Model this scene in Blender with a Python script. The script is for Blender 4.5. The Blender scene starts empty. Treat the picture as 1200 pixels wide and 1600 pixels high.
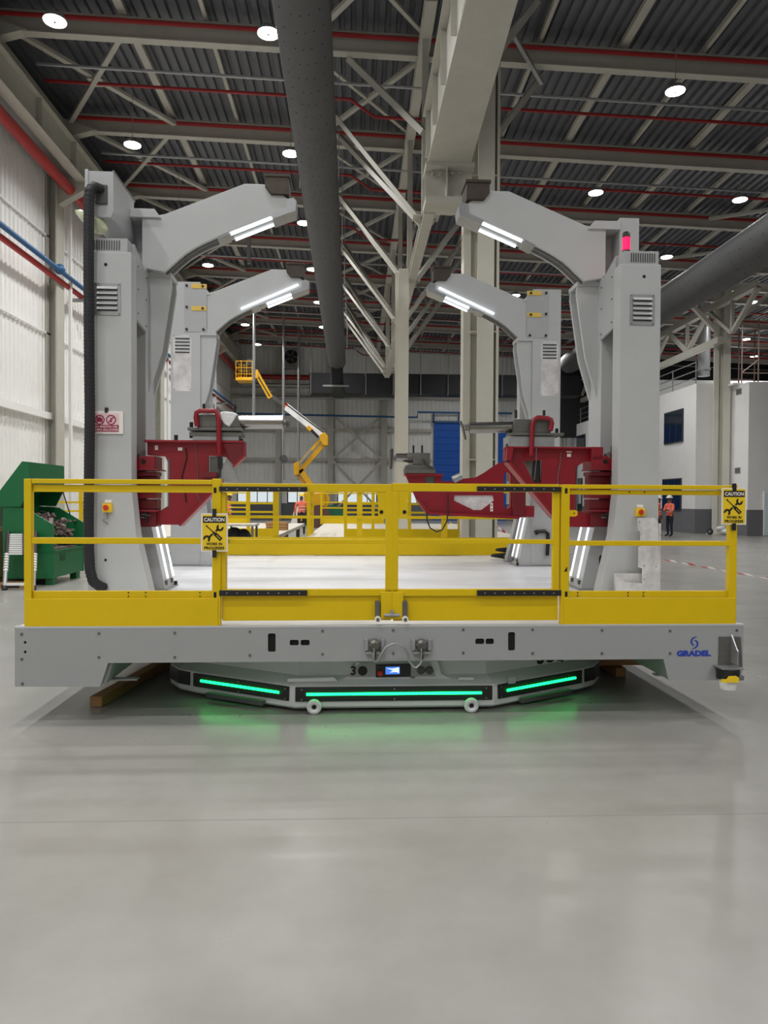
import bpy, bmesh, math, random
from mathutils import Matrix, Vector
from math import sin, cos, pi, radians, atan
random.seed(7)
S = bpy.context.scene
COL = S.collection

# ---------------------------------------------------------------- camera
F, CAM_H = 1150.0, 1.5
YAW, PIT, RHO = atan(45 / F), atan(18 / F), radians(.3)
CR = Matrix.Rotation(-YAW, 3, 'Z') @ Matrix.Rotation(pi / 2 - PIT, 3, 'X') @ Matrix.Rotation(RHO, 3, 'Z')
CPOS = Vector((0, 0, CAM_H))
cam = bpy.data.cameras.new('camera'); camo = bpy.data.objects.new('camera', cam); COL.objects.link(camo)
cam.sensor_fit = 'VERTICAL'; cam.sensor_height = 36; cam.lens = 36 * F / 1600; cam.clip_start = .05; cam.clip_end = 500
camo.matrix_world = Matrix.Translation(CPOS) @ CR.to_4x4()
S.camera = camo
# ---------------------------------------------------------------- world, exposure
wd = bpy.data.worlds.new('world'); S.world = wd; wd.use_nodes = True
wd.node_tree.nodes['Background'].inputs[0].default_value = (.86, .95, 1, 1)
wd.node_tree.nodes['Background'].inputs[1].default_value = .8
S.view_settings.view_transform = 'Standard'; S.view_settings.look = 'None'
S.view_settings.gamma = 1; S.view_settings.use_curve_mapping = False
S.view_settings.exposure = 0.0
LAMP_W = 176.0          # watts of each high-bay lamp
LAMP_COL = (1, .988, .965)

# ---------------------------------------------------------------- pixel -> place helpers (survey of the photograph)
def ray(px, py): return CR @ Vector(((px - 600) / F, (800 - py) / F, -1))
def W(px, py, Y): d = ray(px, py); return CPOS + d * (Y / d.y)
def Zp(px, py, z): d = ray(px, py); return CPOS + d * ((z - CAM_H) / d.z)
PB = radians(.9)
PU, PV = Vector((cos(PB), sin(PB), 0)), Vector((-sin(PB), cos(PB), 0))
PO = CPOS + ray(592.5, 977) * 5.0; DECK = .652; PO.z = 0
def L(px, py, v):
    d = ray(px, py); p = CPOS + d * ((v - (CPOS - PO).dot(PV)) / d.dot(PV)) - PO
    return (p.dot(PU), p.z)
def LP(pts, v): return [L(a, b, v) for a, b in pts]
PM = Matrix.Translation(PO) @ Matrix.Rotation(PB, 4, 'Z')

# ---------------------------------------------------------------- materials
def lin(c):
    f = lambda x: x / 12.92 if x <= .04045 else ((x + .055) / 1.055) ** 2.4
    return tuple(f(x / 255) for x in c) + (1,)
def mat(name, c, rough=.5, metal=0, n=0, ns=3, c2=None, bump=0, bs=60, emit=None, es=0, rvar=0, coord='Object', stretch=None, spec=.5):
    m = bpy.data.materials.new(name); m.use_nodes = True; t = m.node_tree; b = t.nodes['Principled BSDF']
    b.inputs['Base Color'].default_value = lin(c); b.inputs['Roughness'].default_value = rough; b.inputs['Metallic'].default_value = metal
    b.inputs['Specular IOR Level'].default_value = spec
    if emit: b.inputs['Emission Color'].default_value = lin(emit); b.inputs['Emission Strength'].default_value = es
    if n or bump or rvar:
        tc = t.nodes.new('ShaderNodeTexCoord'); src = tc.outputs[coord]
        if stretch:
            mp = t.nodes.new('ShaderNodeMapping'); mp.inputs['Scale'].default_value = stretch; t.links.new(src, mp.inputs[0]); src = mp.outputs[0]
        no = t.nodes.new('ShaderNodeTexNoise'); no.inputs['Scale'].default_value = ns; no.inputs['Detail'].default_value = 6; no.inputs['Roughness'].default_value = .65
        t.links.new(src, no.inputs['Vector'])
        if n:
            mx = t.nodes.new('ShaderNodeMix'); mx.data_type = 'RGBA'
            rp = t.nodes.new('ShaderNodeMapRange'); rp.inputs[1].default_value = .35; rp.inputs[2].default_value = .68; rp.inputs[3].default_value = 0; rp.inputs[4].default_value = n
            t.links.new(no.outputs[0], rp.inputs[0]); t.links.new(rp.outputs[0], mx.inputs[0])
            mx.inputs[6].default_value = lin(c); mx.inputs[7].default_value = lin(c2 or tuple(x * .7 for x in c)); t.links.new(mx.outputs[2], b.inputs['Base Color'])
        if rvar:
            rr = t.nodes.new('ShaderNodeMapRange'); rr.inputs[1].default_value = .3; rr.inputs[2].default_value = .7; rr.inputs[3].default_value = rough - rvar; rr.inputs[4].default_value = rough + rvar
            t.links.new(no.outputs[0], rr.inputs[0]); t.links.new(rr.outputs[0], b.inputs['Roughness'])
        if bump:
            n2 = t.nodes.new('ShaderNodeTexNoise'); n2.inputs['Scale'].default_value = bs; n2.inputs['Detail'].default_value = 3
            t.links.new(src, n2.inputs['Vector'])
            bp = t.nodes.new('ShaderNodeBump'); bp.inputs['Strength'].default_value = bump; bp.inputs['Distance'].default_value = .01
            t.links.new(n2.outputs[0], bp.inputs['Height']); t.links.new(bp.outputs[0], b.inputs['Normal'])
    return m
M = dict(
    floor=mat('polished_concrete', (149, 148, 144), .3, n=.7, ns=.9, c2=(126, 124, 119), bump=.015, bs=25, rvar=.04, spec=.33),
    roof=mat('roof_sheet', (94, 96, 102), .4),
    litsteel=mat('lit_column_steel', (216, 214, 202), .5, n=.12, ns=2),  # lighter copy of the beige steel: front light on the columns painted in
    steel=mat('beige_steel_paint', (184, 182, 172), .5, n=.2, ns=2),
    galv=mat('galvanised_steel', (168, 170, 172), .35, .6, n=.3, ns=9),
    red_pipe=mat('red_pipe_paint', (168, 40, 36), .4), red_dark=mat('red_sprinkler_paint', (150, 32, 34), .45),
    blue_pipe=mat('blue_pipe_paint', (42, 92, 140), .4), blue=mat('blue_door_paint', (26, 92, 190), .4, n=.2, ns=6),
    wallsheet=mat('white_wall_sheet', (240, 240, 238), .5, n=.12, ns=1.2), wallfar=mat('far_wall_sheet', (238, 239, 237), .5, n=.12, ns=1),
    plaster=mat('white_plaster', (228, 228, 228), .8, n=.08, ns=1.5), dado=mat('grey_dado', (108, 109, 114), .7, n=.2, ns=2),
    ductgrey=mat('grey_duct', (84, 85, 87), .65, .0, n=.25, ns=2), ductblack=mat('black_duct', (25, 26, 30), .6, n=.3, ns=1.5),
    mach=mat('machine_grey_paint', (186, 188, 189), .38, n=.1, ns=2.5), mach2=mat('machine_panel_grey', (176, 178, 180), .3, n=.12, ns=2),
    skirt=mat('skirt_grey_paint', (158, 160, 160), .42, n=.1, ns=2), agv=mat('vehicle_white_paint', (214, 216, 217), .35, n=.1, ns=3),
    deckw=mat('white_deck_paint', (226, 227, 230), .38, n=.5, ns=2.2, c2=(196, 198, 203), stretch=(.7, 3, 1), rvar=.06),
    yellow=mat('safety_yellow', (223, 189, 0), .45, n=.1, ns=3, spec=.35), yellow2=mat('lift_yellow', (226, 170, 20), .4, n=.2, ns=4),
    red=mat('fixture_red', (136, 14, 32), .4, n=.15, ns=4), redd=mat('fixture_dark_red', (108, 12, 26), .45, n=.2, ns=8),
    black=mat('black_plastic', (24, 24, 26), .45), rubber=mat('black_rubber', (28, 28, 32), .6, bump=.2, bs=200),
    darksteel=mat('dark_raw_steel', (78, 70, 62), .5, .5, n=.6, ns=9, c2=(52, 46, 42)),
    rawsteel=mat('raw_steel', (112, 111, 107), .45, .5, n=.5, ns=10), chrome=mat('bright_steel', (150, 148, 144), .24, 1, n=.3, ns=5),
    rawplate=mat('scuffed_aluminium', (228, 226, 226), .45, .05, n=.9, ns=6, c2=(176, 172, 172)),
    slot=mat('dark_opening', (14, 14, 15), .8), groove=mat('groove_grey', (112, 113, 112), .4, .3), groove2=mat('groove_dark', (74, 75, 75), .5),
    tube2=mat('led_tube_soft', (235, 240, 245), .4, emit=(240, 248, 255), es=1.1),
    tube=mat('led_tube', (255, 255, 255), .4, emit=(240, 248, 255), es=2.2), lampd=mat('lamp_diffuser', (255, 255, 255), .5, emit=(255, 250, 240), es=18),
    green_led=mat('green_led', (30, 255, 120), .4, emit=(14, 255, 92), es=7), beacon=mat('red_beacon', (255, 20, 70), .3, emit=(255, 10, 60), es=3.0),
    screen=mat('console_screen', (60, 110, 220), .2, emit=(70, 130, 235), es=.9), screenw=mat('screen_white', (230, 240, 255), .2, emit=(220, 232, 255), es=1.0),
    estop=mat('emergency_red', (205, 48, 24), .35), signy=mat('sign_yellow', (240, 204, 30), .45), signw=mat('sign_white', (236, 230, 226), .5),
    ink=mat('sign_black', (26, 24, 16), .6), maroon=mat('sign_maroon', (150, 30, 70), .5), pink=mat('sign_pink', (228, 200, 206), .5),
    logo=mat('logo_blue', (40, 66, 170), .4), dgreen=mat('toolbox_green', (8, 104, 56), .42, n=.2, ns=5), greenin=mat('toolbox_dark_green', (10, 66, 40), .55),
    wood=mat('timber', (176, 132, 84), .7, n=.5, ns=6, stretch=(1, 6, 6)), card=mat('cardboard', (196, 164, 120), .8, n=.2, ns=4),
    glassdark=mat('dark_window_glass', (22, 32, 46), .08), frame=mat('window_frame_dark', (52, 54, 58), .5),
    hivis=mat('hi_vis_orange', (250, 118, 90), .7, n=.3, ns=12, c2=(240, 140, 120)), trouser=mat('dark_trousers', (36, 38, 52), .8), skin=mat('skin', (120, 82, 64), .6),
    helmetw=mat('white_helmet', (236, 236, 236), .3), helmety=mat('yellow_helmet', (240, 200, 30), .3), boots=mat('boot_black', (22, 20, 20), .6),
    wrap=mat('clear_plastic_wrap', (226, 228, 230), .2, n=.5, ns=14, c2=(190, 192, 196), bump=.6, bs=30), bulb=mat('translucent_bulb', (206, 212, 180), .15, n=.4, ns=12),
    tapew=mat('tape_white', (230, 222, 220), .6), taper=mat('tape_red', (190, 60, 70), .6), grass=mat('grass', (120, 160, 100), .9, n=.5, ns=2),
    lightdoor=mat('pale_door', (205, 222, 232), .4), tarp=mat('black_sack', (26, 27, 34), .7, bump=.6, bs=14), fan=mat('fan_housing', (150, 152, 152), .5, .3),
    joint=mat('joint_grey', (128, 127, 124), .6), pipebrown=mat('scaffold_tube', (110, 92, 84), .5, .3),
    white=mat('white_paint', (238, 238, 236), .4), brassy=mat('wooden_grey_board', (206, 200, 188), .8, n=.4, ns=6), orange=mat('label_orange', (225, 90, 40), .5),
    reelb=mat('brown_reel', (96, 66, 52), .7, n=.4, ns=8), reelg=mat('green_reel', (20, 98, 66), .6), tread=mat('tyre', (40, 40, 42), .8), clutter=mat('scrap_pink_grey', (150, 128, 124), .7, n=1, ns=9, c2=(58, 46, 46)),
)

# ---------------------------------------------------------------- mesh helpers
class MB:
    def __init__(s): s.v = []; s.f = []
    def add(s, vs, fs):
        k = len(s.v); s.v += [tuple(x) for x in vs]; s.f += [tuple(k + i for i in f) for f in fs]; return s
    def box(s, x0, x1, y0, y1, z0, z1):
        return s.add([(x, y, z) for x in (x0, x1) for y in (y0, y1) for z in (z0, z1)],
                     [(0, 1, 3, 2), (4, 6, 7, 5), (0, 4, 5, 1), (2, 3, 7, 6), (0, 2, 6, 4), (1, 5, 7, 3)])
    def prism(s, pts, a0, a1, ax='y'):          # pts: (x,z) for 'y', (x,y) for 'z', (y,z) for 'x'
        n = len(pts)
        mk = {'y': lambda p, a: (p[0], a, p[1]), 'z': lambda p, a: (p[0], p[1], a), 'x': lambda p, a: (a, p[0], p[1])}[ax]
        return s.add([mk(p, a0) for p in pts] + [mk(p, a1) for p in pts],
                     [tuple(range(n)), tuple(range(2 * n - 1, n - 1, -1))] + [(i, (i + 1) % n, n + (i + 1) % n, n + i) for i in range(n)])
    def holed(s, outer, holes, y0, y1):         # plate in xz with true holes
        bm = bmesh.new(); loops = []
        for lp in [outer] + holes:
            vs = [bm.verts.new((p[0], y0, p[1])) for p in lp]
            loops.append(vs)
            for i in range(len(vs)): bm.edges.new((vs[i], vs[(i + 1) % len(vs)]))
        bmesh.ops.triangle_fill(bm, use_beauty=True, edges=bm.edges[:])
        bm.verts.index_update(); n = len(bm.verts); vs = [tuple(v.co) for v in bm.verts]; fs = [tuple(v.index for v in f.verts) for f in bm.faces]
        sd = []; k = 0
        for lp in loops:
            m = len(lp); sd += [(k + i, k + (i + 1) % m, n + k + (i + 1) % m, n + k + i) for i in range(m)]; k += m
        bm.free()
        return s.add(vs + [(x, y1, z) for x, y, z in vs], fs + [tuple(n + i for i in f[::-1]) for f in fs] + sd)
    def tube(s, pts, r, n=8, caps=True, closed=False):
        pts = [Vector(p) for p in pts]; m = len(pts); rings = []; up = None
        for i, p in enumerate(pts):
            a = pts[(i - 1) % m] if (closed or i) else p; b = pts[(i + 1) % m] if (closed or i < m - 1) else p
            t = (b - a).normalized()
            if up is None: up = t.orthogonal().normalized()
            up = (up - t * up.dot(t)).normalized(); w = t.cross(up)
            rr = r[i] if isinstance(r, (list, tuple)) else r
            rings.append([p + up * (rr * cos(2 * pi * k / n)) + w * (rr * sin(2 * pi * k / n)) for k in range(n)])
        vs = [q for g in rings for q in g]; fs = []
        for i in range(m if closed else m - 1):
            j = (i + 1) % m
            fs += [(i * n + k, i * n + (k + 1) % n, j * n + (k + 1) % n, j * n + k) for k in range(n)]
        if caps and not closed: fs += [tuple(range(n))[::-1], tuple((m - 1) * n + k for k in range(n))]
        return s.add(vs, fs)
    def bar(s, a, b, w, h):                      # rectangular bar from a to b, w across, h up
        a, b = Vector(a), Vector(b); t = (b - a).normalized(); z = Vector((0, 0, 1))
        x = t.cross(z); x = x.normalized() if x.length > 1e-4 else Vector((1, 0, 0)); y = x.cross(t).normalized()
        vs = [p + x * (i * w / 2) + y * (j * h / 2) for p in (a, b) for i, j in ((-1, -1), (1, -1), (1, 1), (-1, 1))]
        return s.add(vs, [(0, 1, 2, 3), (7, 6, 5, 4)] + [(i, (i + 1) % 4, 4 + (i + 1) % 4, 4 + i) for i in range(4)])
    def cyl(s, a, b, r, n=12): return s.tube([a, b], r, n)
    def ring(s, c, ax, R, r, n=20, k=6):         # torus
        c = Vector(c); ax = Vector(ax).normalized(); u = ax.orthogonal().normalized(); w = ax.cross(u)
        return s.tube([c + (u * cos(2 * pi * i / n) + w * sin(2 * pi * i / n)) * R for i in range(n)], r, k, closed=True)
    def ball(s, c, r, n=10, m=7, sq=(1, 1, 1)):
        vs = [(c[0] + r * sq[0] * sin(pi * j / m) * cos(2 * pi * i / n), c[1] + r * sq[1] * sin(pi * j / m) * sin(2 * pi * i / n), c[2] + r * sq[2] * cos(pi * j / m)) for j in range(1, m) for i in range(n)]
        k = len(vs); vs += [(c[0], c[1], c[2] + r * sq[2]), (c[0], c[1], c[2] - r * sq[2])]
        fs = [(j * n + i, j * n + (i + 1) % n, (j + 1) * n + (i + 1) % n, (j + 1) * n + i) for j in range(m - 2) for i in range(n)]
        fs += [(k, (i + 1) % n, i) for i in range(n)] + [(k + 1, (m - 2) * n + i, (m - 2) * n + (i + 1) % n) for i in range(n)]
        return s.add(vs, fs)
    def loft(s, rings, cap=True):
        n = len(rings[0]); vs = [p for r in rings for p in r]; fs = []
        for i in range(len(rings) - 1): fs += [(i * n + k, i * n + (k + 1) % n, (i + 1) * n + (k + 1) % n, (i + 1) * n + k) for k in range(n)]
        if cap: fs += [tuple(range(n))[::-1], tuple((len(rings) - 1) * n + k for k in range(n))]
        return s.add(vs, fs)
    def xf(s, fn): s.v = [tuple(fn(p)) for p in s.v]; return s

ORG = {}
def mesh_of(name, mb, m, org, smooth=False):
    me = bpy.data.meshes.new(name); o = Vector(org)
    me.from_pydata([Vector(p) - o for p in mb.v], [], mb.f)
    bm = bmesh.new(); bm.from_mesh(me); bmesh.ops.recalc_face_normals(bm, faces=bm.faces[:]); bm.to_mesh(me); bm.free()
    for x in (m if isinstance(m, list) else [m]): me.materials.append(M[x])
    if smooth:
        me.shade_smooth(); me.set_sharp_from_angle(angle=radians(40))
    return me
def tagit(o, label=None, cat=None, group=None, kind=None):
    for k, x in (('label', label), ('category', cat), ('group', group), ('kind', kind)):
        if x: o[k] = x
    return o
def thing(name, label, cat, org=(0, 0, 0), plat=False, group=None, kind=None):
    o = bpy.data.objects.new(name, None); COL.objects.link(o); o.empty_display_size = .1
    T = Matrix.Translation(Vector(org)); o.matrix_world = (PM @ T) if plat else T
    ORG[o.name] = tuple(org); return tagit(o, label, cat, group, kind)
def part(name, mb, m, parent, smooth=False, bev=0, kind=None, label=None):
    org = ORG[parent.name]; me = mesh_of(name, mb, m, org, smooth)
    o = bpy.data.objects.new(name, me); COL.objects.link(o); o.parent = parent; ORG[o.name] = org
    if bev:
        b = o.modifiers.new('bevel', 'BEVEL'); b.width = bev; b.segments = 2; b.limit_method = 'ANGLE'; b.angle_limit = radians(35)
    return tagit(o, label, kind=kind)
def single(name, mb, m, label, cat, org=(0, 0, 0), plat=False, smooth=False, bev=0, group=None, kind=None):
    me = mesh_of(name, mb, m, org, smooth); o = bpy.data.objects.new(name, me); COL.objects.link(o)
    T = Matrix.Translation(Vector(org)); o.matrix_world = (PM @ T) if plat else T; ORG[o.name] = tuple(org)
    if bev:
        b = o.modifiers.new('bevel', 'BEVEL'); b.width = bev; b.segments = 2; b.limit_method = 'ANGLE'
    return tagit(o, label, cat, group, kind)
def struct(name, mb, m, org=(0, 0, 0), smooth=False): return single(name, mb, m, None, None, org, smooth=smooth, kind='structure')
def text_mb(body, size, bold=.0, wide=1.0, align='CENTER', depth=.001):
    c = bpy.data.curves.new('t', 'FONT'); c.body = body; c.size = size; c.align_x = align; c.align_y = 'CENTER'; c.extrude = depth; c.offset = bold; c.resolution_u = 3
    o = bpy.data.objects.new('t', c); COL.objects.link(o); dg = bpy.context.evaluated_depsgraph_get(); dg.update()
    me = bpy.data.meshes.new_from_object(o.evaluated_get(dg)); mb = MB()
    mb.add([(v.co.x * wide, v.co.y, v.co.z) for v in me.vertices], [tuple(p.vertices) for p in me.polygons])
    bpy.data.objects.remove(o); bpy.data.curves.remove(c); bpy.data.meshes.remove(me); return mb
def put_text(mb, u, w, v): return mb.xf(lambda p: (u + p[0], v - p[2], w + p[1]))
def fit_text(body, w_, h_, bold=.03):
    mb = text_mb(body, 1, bold); xs = [p[0] for p in mb.v]; ys = [p[1] for p in mb.v]; cx, cy = (min(xs) + max(xs)) / 2, (min(ys) + max(ys)) / 2; kx, ky = w_ / (max(xs) - min(xs)), h_ / (max(ys) - min(ys))
    return mb.xf(lambda p: ((p[0] - cx) * kx, (p[1] - cy) * ky, p[2] * .6))
ORD = ['first', 'second', 'third', 'fourth', 'fifth', 'sixth', 'seventh', 'eighth', 'ninth', 'tenth', 'eleventh', 'twelfth']

# ================================================================ THE HALL
XL, XR, YB, YF = -9.6, 34.0, -32.0, 57.0
def zb(x): return 12.53 - .035 * x          # underside of the roof beams
struct('floor', MB().box(XL - .3, XR + .3, YB - .3, YF + .3, -.2, 0), 'floor')
struct('ground_outside', MB().box(-80, 120, YF + .31, 200, -.3, -.12), 'grass')
def corrug(p0, p1, z0, z1, pitch, dep, nrm, zf=None):
    """trapezoid sheet along p0->p1; zf gives a sloping top"""
    a, b = Vector(p0), Vector(p1); Ln = (b - a).length; t = (b - a) / Ln; n = int(Ln / pitch); prof = []
    for i in range(n):
        for fr, d in ((0, 0), (.32, 0), (.42, 1), (.58, 1), (.68, 0)): prof.append(((i + fr) * pitch, d * dep))
    prof.append((Ln, 0)); vs = []
    for q, d in prof:
        p = a + t * q + Vector(nrm) * d
        vs += [(p.x, p.y, z0), (p.x, p.y, zf(p.x) if zf else z1)]
    return MB().add(vs, [(2 * i, 2 * i + 2, 2 * i + 3, 2 * i + 1) for i in range(len(prof) - 1)])
wall_left = struct('wall_left', corrug((XL, YB, 0), (XL, YF, 0), 0, 13.8, .25, .04, (1, 0, 0)), 'wallsheet')
wall_far = struct('wall_far', corrug((XL, YF, 0), (XR, YF, 0), 2.85, 13, .34, .05, (0, -1, 0), lambda x: zb(x) + 1.1), 'wallfar')
struct('wall_right', MB().box(XR, XR + .2, YB, YF, 0, 12.6), 'ductblack')
struct('wall_back', MB().box(XL, XR, YB - .2, YB, 0, 14), 'wallfar')
# roof sheet: ribs running in depth
rs = MB(); vs = []; pr = []
x = XL - .2
while x < XR:
    for fr, d in ((0, 0), (.4, 0), (.5, 1), (.82, 1), (.92, 0)): pr.append((x + fr * .28, d * .09))
    x += .28
for q, d in pr: vs += [(q, YB, zb(q) + .74 + d), (q, YF, zb(q) + .74 + d)]
rs.add(vs, [(2 * i, 2 * i + 2, 2 * i + 3, 2 * i + 1) for i in range(len(pr) - 1)])
ceiling = struct('ceiling', rs, 'roof')
def ibeam(mb, a, b, depth, fl, tw=.02, tf=.03):      # I-beam whose BOTTOM runs a->b
    a, b = Vector(a), Vector(b); z = Vector((0, 0, 1))
    mb.bar(a + z * tf / 2, b + z * tf / 2, fl, tf); mb.bar(a + z * (depth - tf / 2), b + z * (depth - tf / 2), fl, tf)
    return mb.bar(a + z * depth / 2, b + z * depth / 2, tw, depth - 2 * tf)
BEAM_Y = [13.6 + 4.83 * k for k in range(9)]
for y in BEAM_Y:
    part('roof_beam', ibeam(MB(), (XL + .9, y, zb(XL + .9)), (XR, y, zb(XR)), .52, .24), 'steel', ceiling)
    part('beam_haunch', MB().prism([(XL, zb(XL) - .3), (XL + .55, zb(XL) - .3), (XL + 1.6, zb(XL + 1.6) + .04), (XL, zb(XL) + .5)], y - .14, y + .14), 'steel', ceiling)
for x in [-5.7, -3.7, -1.7, 2.45, 4.55, 6.65, 8.7, 10.6, 12.7, 14.8, 16.9, 19, 21.1, 23.2, 25.3, 27.4, 29.5]:
    pw_ = .1 if x in (-5.7, 6.65, 10.6, 14.8, 19) else .05
    part('purlin', MB().box(x - pw_, x + pw_, 8, YF, zb(x) + .56, zb(x) + .70), 'steel', ceiling)
for i in range(1, len(BEAM_Y) - 1):                 # cross bracing of the bay beside the left wall
    y0, y1 = BEAM_Y[i] + .2, BEAM_Y[i + 1] - .2
    part('roof_brace', MB().bar((-8.7, y0, zb(-8.7) + .32), (-5.6, y1, zb(-5.6) + .32), .16, .1), 'steel', ceiling)
    part('roof_brace', MB().bar((-5.85, y0, zb(-6) + .2), (-8.75, y1, zb(-8.7) + .2), .13, .1), 'steel', ceiling)
    part('roof_brace', MB().bar((20.0, y0, zb(20) + .3), (13.5, y1, zb(13.5) + .3), .16, .1), 'steel', ceiling)
    part('gusset', MB().box(-7.4, -7.0, (y0 + y1) / 2 - .2, (y0 + y1) / 2 + .2, zb(-7.2) + .23, zb(-7.2) + .25), 'steel', ceiling)
# inverted triangular truss over the middle columns
TY = [17.13 + 4.83 * k for k in range(5)] + [37.8]
tx, tz = 1.6, 7.8
part('truss_chord', ibeam(MB(), (tx, 16.2, tz), (tx, 37.9, tz), .26, .24), 'steel', ceiling)
for k, y in enumerate(TY):
    yl, yr = min(y + 5.6, YF - .5), y + 1.9
    part('truss_brace', MB().bar((tx - .06, y, tz + .1), (-.55, yl, zb(-.5) + .1), .16, .13), 'steel', ceiling)
    part('truss_brace', MB().bar((tx + .06, y, tz + .1), (4.75, yr, zb(4.7) + .1), .15, .13), 'steel', ceiling)
    part('truss_brace', MB().bar((tx - .06, y, tz + .1), (-1.7, y + 1.9, zb(-1.7) + .1), .13, .1), 'steel', ceiling)
    part('truss_post', MB().bar((tx, y + .25, tz + .1), (tx, y + .25, zb(tx)), .15, .15), 'steel', ceiling)
    part('gusset', MB().box(tx - .3, tx + .3, y - .18, y + .18, tz + .24, tz + .27), 'steel', ceiling)
    part('strut', MB().bar((3.2, y + 1, tz + 2.4), (1.9, y + 1.7, zb(1.9)), .08, .08), 'galv', ceiling)
part('truss_brace', MB().bar((1.5, 16.6, 9.75), (-.2, 18.4, 12.4), .16, .14), 'steel', ceiling)
part('truss_brace', MB().bar((2.2, 15.0, 9.75), (3.9, 16.1, 12.4), .16, .14), 'steel', ceiling)
part('strut', MB().bar((3.5, 17.0, 12.4), (4.7, 18.75, 12.15), .09, .09), 'galv', ceiling)
part('truss_chord', ibeam(MB(), (tx, 16, zb(tx) - .2), (tx, YF, zb(tx) - .2), .3, .26), 'steel', ceiling)
for y in BEAM_Y[:-1]:
    part('roof_brace', MB().bar((-1.0, y + 4.5, zb(-1) + .3), (1.75, y + .3, zb(1.7) + .3), .13, .1), 'steel', ceiling)
    part('roof_brace', MB().bar((-1.3, y + .3, zb(-1) + .3), (1.75, y + 4.5, zb(1.7) + .3), .1, .08), 'steel', ceiling)
# second truss line over the far right column
part('truss_chord', ibeam(MB(), (16.6, 30, 10.4), (16.6, 56, 10.4), .3, .3), 'steel', ceiling)
for k in range(6):
    y = 32 + 4.4 * k
    part('truss_brace', MB().bar((16.6, y, 9.0), (16.6, y + 2.1, 10.4), .18, .16), 'steel', ceiling)
    part('truss_brace', MB().bar((16.6, y, 9.0), (16.6, y - 2.1, 10.4), .18, .16), 'steel', ceiling)
    part('truss_post', MB().bar((16.6, y, 9.0), (16.6, y, 10.4), .14, .14), 'steel', ceiling)
part('truss_chord', MB().bar((16.6, 33, 8.9), (16.6, 56, 8.9), .3, .28), 'steel', ceiling)
# left wall columns, girts, crane beam brackets
for y in (11.2, 23.4, 35.6, 47.8):
    mb = MB().box(XL + .06, XL + .1, y - .3, y + .3, 0, 13.0).box(XL + .36, XL + .40, y - .3, y + .3, 0, 13.0).box(XL + .1, XL + .36, y - .015, y + .015, 0, 13)
    part('wall_column', mb, 'steel', wall_left)
    part('rail_post', MB().box(XL + .44, XL + .52, y + .52, y + .64, 0, 11.0), 'white', wall_left)
    part('bracket', MB().prism([(XL + .4, 10.6), (XL + 1.35, 11.15), (XL + 1.35, 11.3), (XL + .4, 11.3)], y - .15, y + .15), 'steel', wall_left)
for z in (4.05, ):
    part('girt', MB().box(XL + .07, XL + .2, YB, YF, z - .1, z + .1), 'wallsheet', wall_left)
for z in (6.6, 9.6):
    part('girt', MB().box(XL + .05, XL + .1, YB, YF, z - .03, z + .03), 'wallsheet', wall_left)
# eave beam and crane runway along the left wall
mb = ibeam(MB(), (-8.5, 6, 11.3), (-8.5, 55.5, 11.3), .85, .34)
t = thing('crane_runway', 'grey crane runway beam running along the top of the white left wall', 'crane beam', (-8.5, 20, 11.3))
part('girder', mb, 'steel', t)
for k in range(20): part('stiffener', MB().box(-8.66, -8.34, 8 + 2.4 * k, 8.02 + 2.4 * k, 11.33, 12.12), 'steel', t)
part('walkway', MB().box(-9.45, -8.72, 6, 55.5, 11.42, 11.46), 'galv', t)
part('eave_beam', ibeam(MB(), (-9.15, 6, 12.3), (-9.15, 56.5, 12.3), .8, .4), 'steel', ceiling)
# pipes on the left wall
single('red_pipe', MB().tube([(XL + .75, 8, 11.05), (XL + .75, 55.8, 11.05)], .16, 12), 'red_pipe', 'thick bright red pipe running along the left wall below the crane beam', 'pipe', (XL + .75, 20, 11), smooth=True)
for k, y in enumerate((12.6, 19.5, 26.4, 33.4, 40.4, 47.4)):
    part('pipe_drop', MB().cyl((XL + .62, y + 5.3, 11.1), (XL + .62, y + 5.3, 12.8), .06, 8), 'red_dark', ceiling)
t = thing('pipe_rack', 'blue pipe and red pipe side by side on brackets along the left wall', 'pipes', (XL + .5, 20, 8.3))
part('blue_pipe', MB().tube([(XL + .62, 8, 8.42), (XL + .62, 55.8, 8.42)], .075, 10), 'blue_pipe', t, True)
part('red_pipe', MB().tube([(XL + .42, 8, 8.25), (XL + .42, 55.8, 8.25)], .085, 10), 'red_pipe', t, True)
part('valve', MB().ball((XL + .62, 22.8, 8.46), .16), 'blue_pipe', t, True)
for y in (12, 18.5, 25, 31.5, 38, 44.5, 51): part('bracket', MB().box(XL + .05, XL + .85, y - .06, y + .06, 8.06, 8.16), 'galv', t)
# far wall: dado, window band, columns, bracing, girts
far = wall_far
part('dado', MB().box(XL, XR, YF - .05, YF + .25, 0, 1.25), 'dado', far)
part('lintel', MB().box(XL, XR, YF - .06, YF + .2, 2.75, 2.95), 'wallfar', far)
wx = XL + .5; k = 0
while wx < 16:
    x1 = wx + 3.1; k += 1
    if not (x1 > 5.6 and wx < 11.8):
        wn = single('window_%d' % k, MB().box(wx, x1, YF + .05, YF + .12, 1.25, 1.33).box(wx, x1, YF + .05, YF + .12, 2.67, 2.75).box(wx, wx + .08, YF + .05, YF + .12, 1.33, 2.67).box(x1 - .08, x1, YF + .05, YF + .12, 1.33, 2.67), 'frame', None, None, kind='structure')
        for j in range(1, 4): part('mullion', MB().box(wx + j * 3.1 / 4 - .03, wx + j * 3.1 / 4 + .03, YF + .05, YF + .12, 1.33, 2.67), 'frame', wn)
        part('pier', MB().box(x1, x1 + .75, YF - .03, YF + .2, 1.25, 2.75), 'wallfar', far)
    else:
        part('pier', MB().box(wx, x1 + .75, YF - .03, YF + .2, 1.25, 2.75), 'wallfar', far)
    wx = x1 + .75
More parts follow.
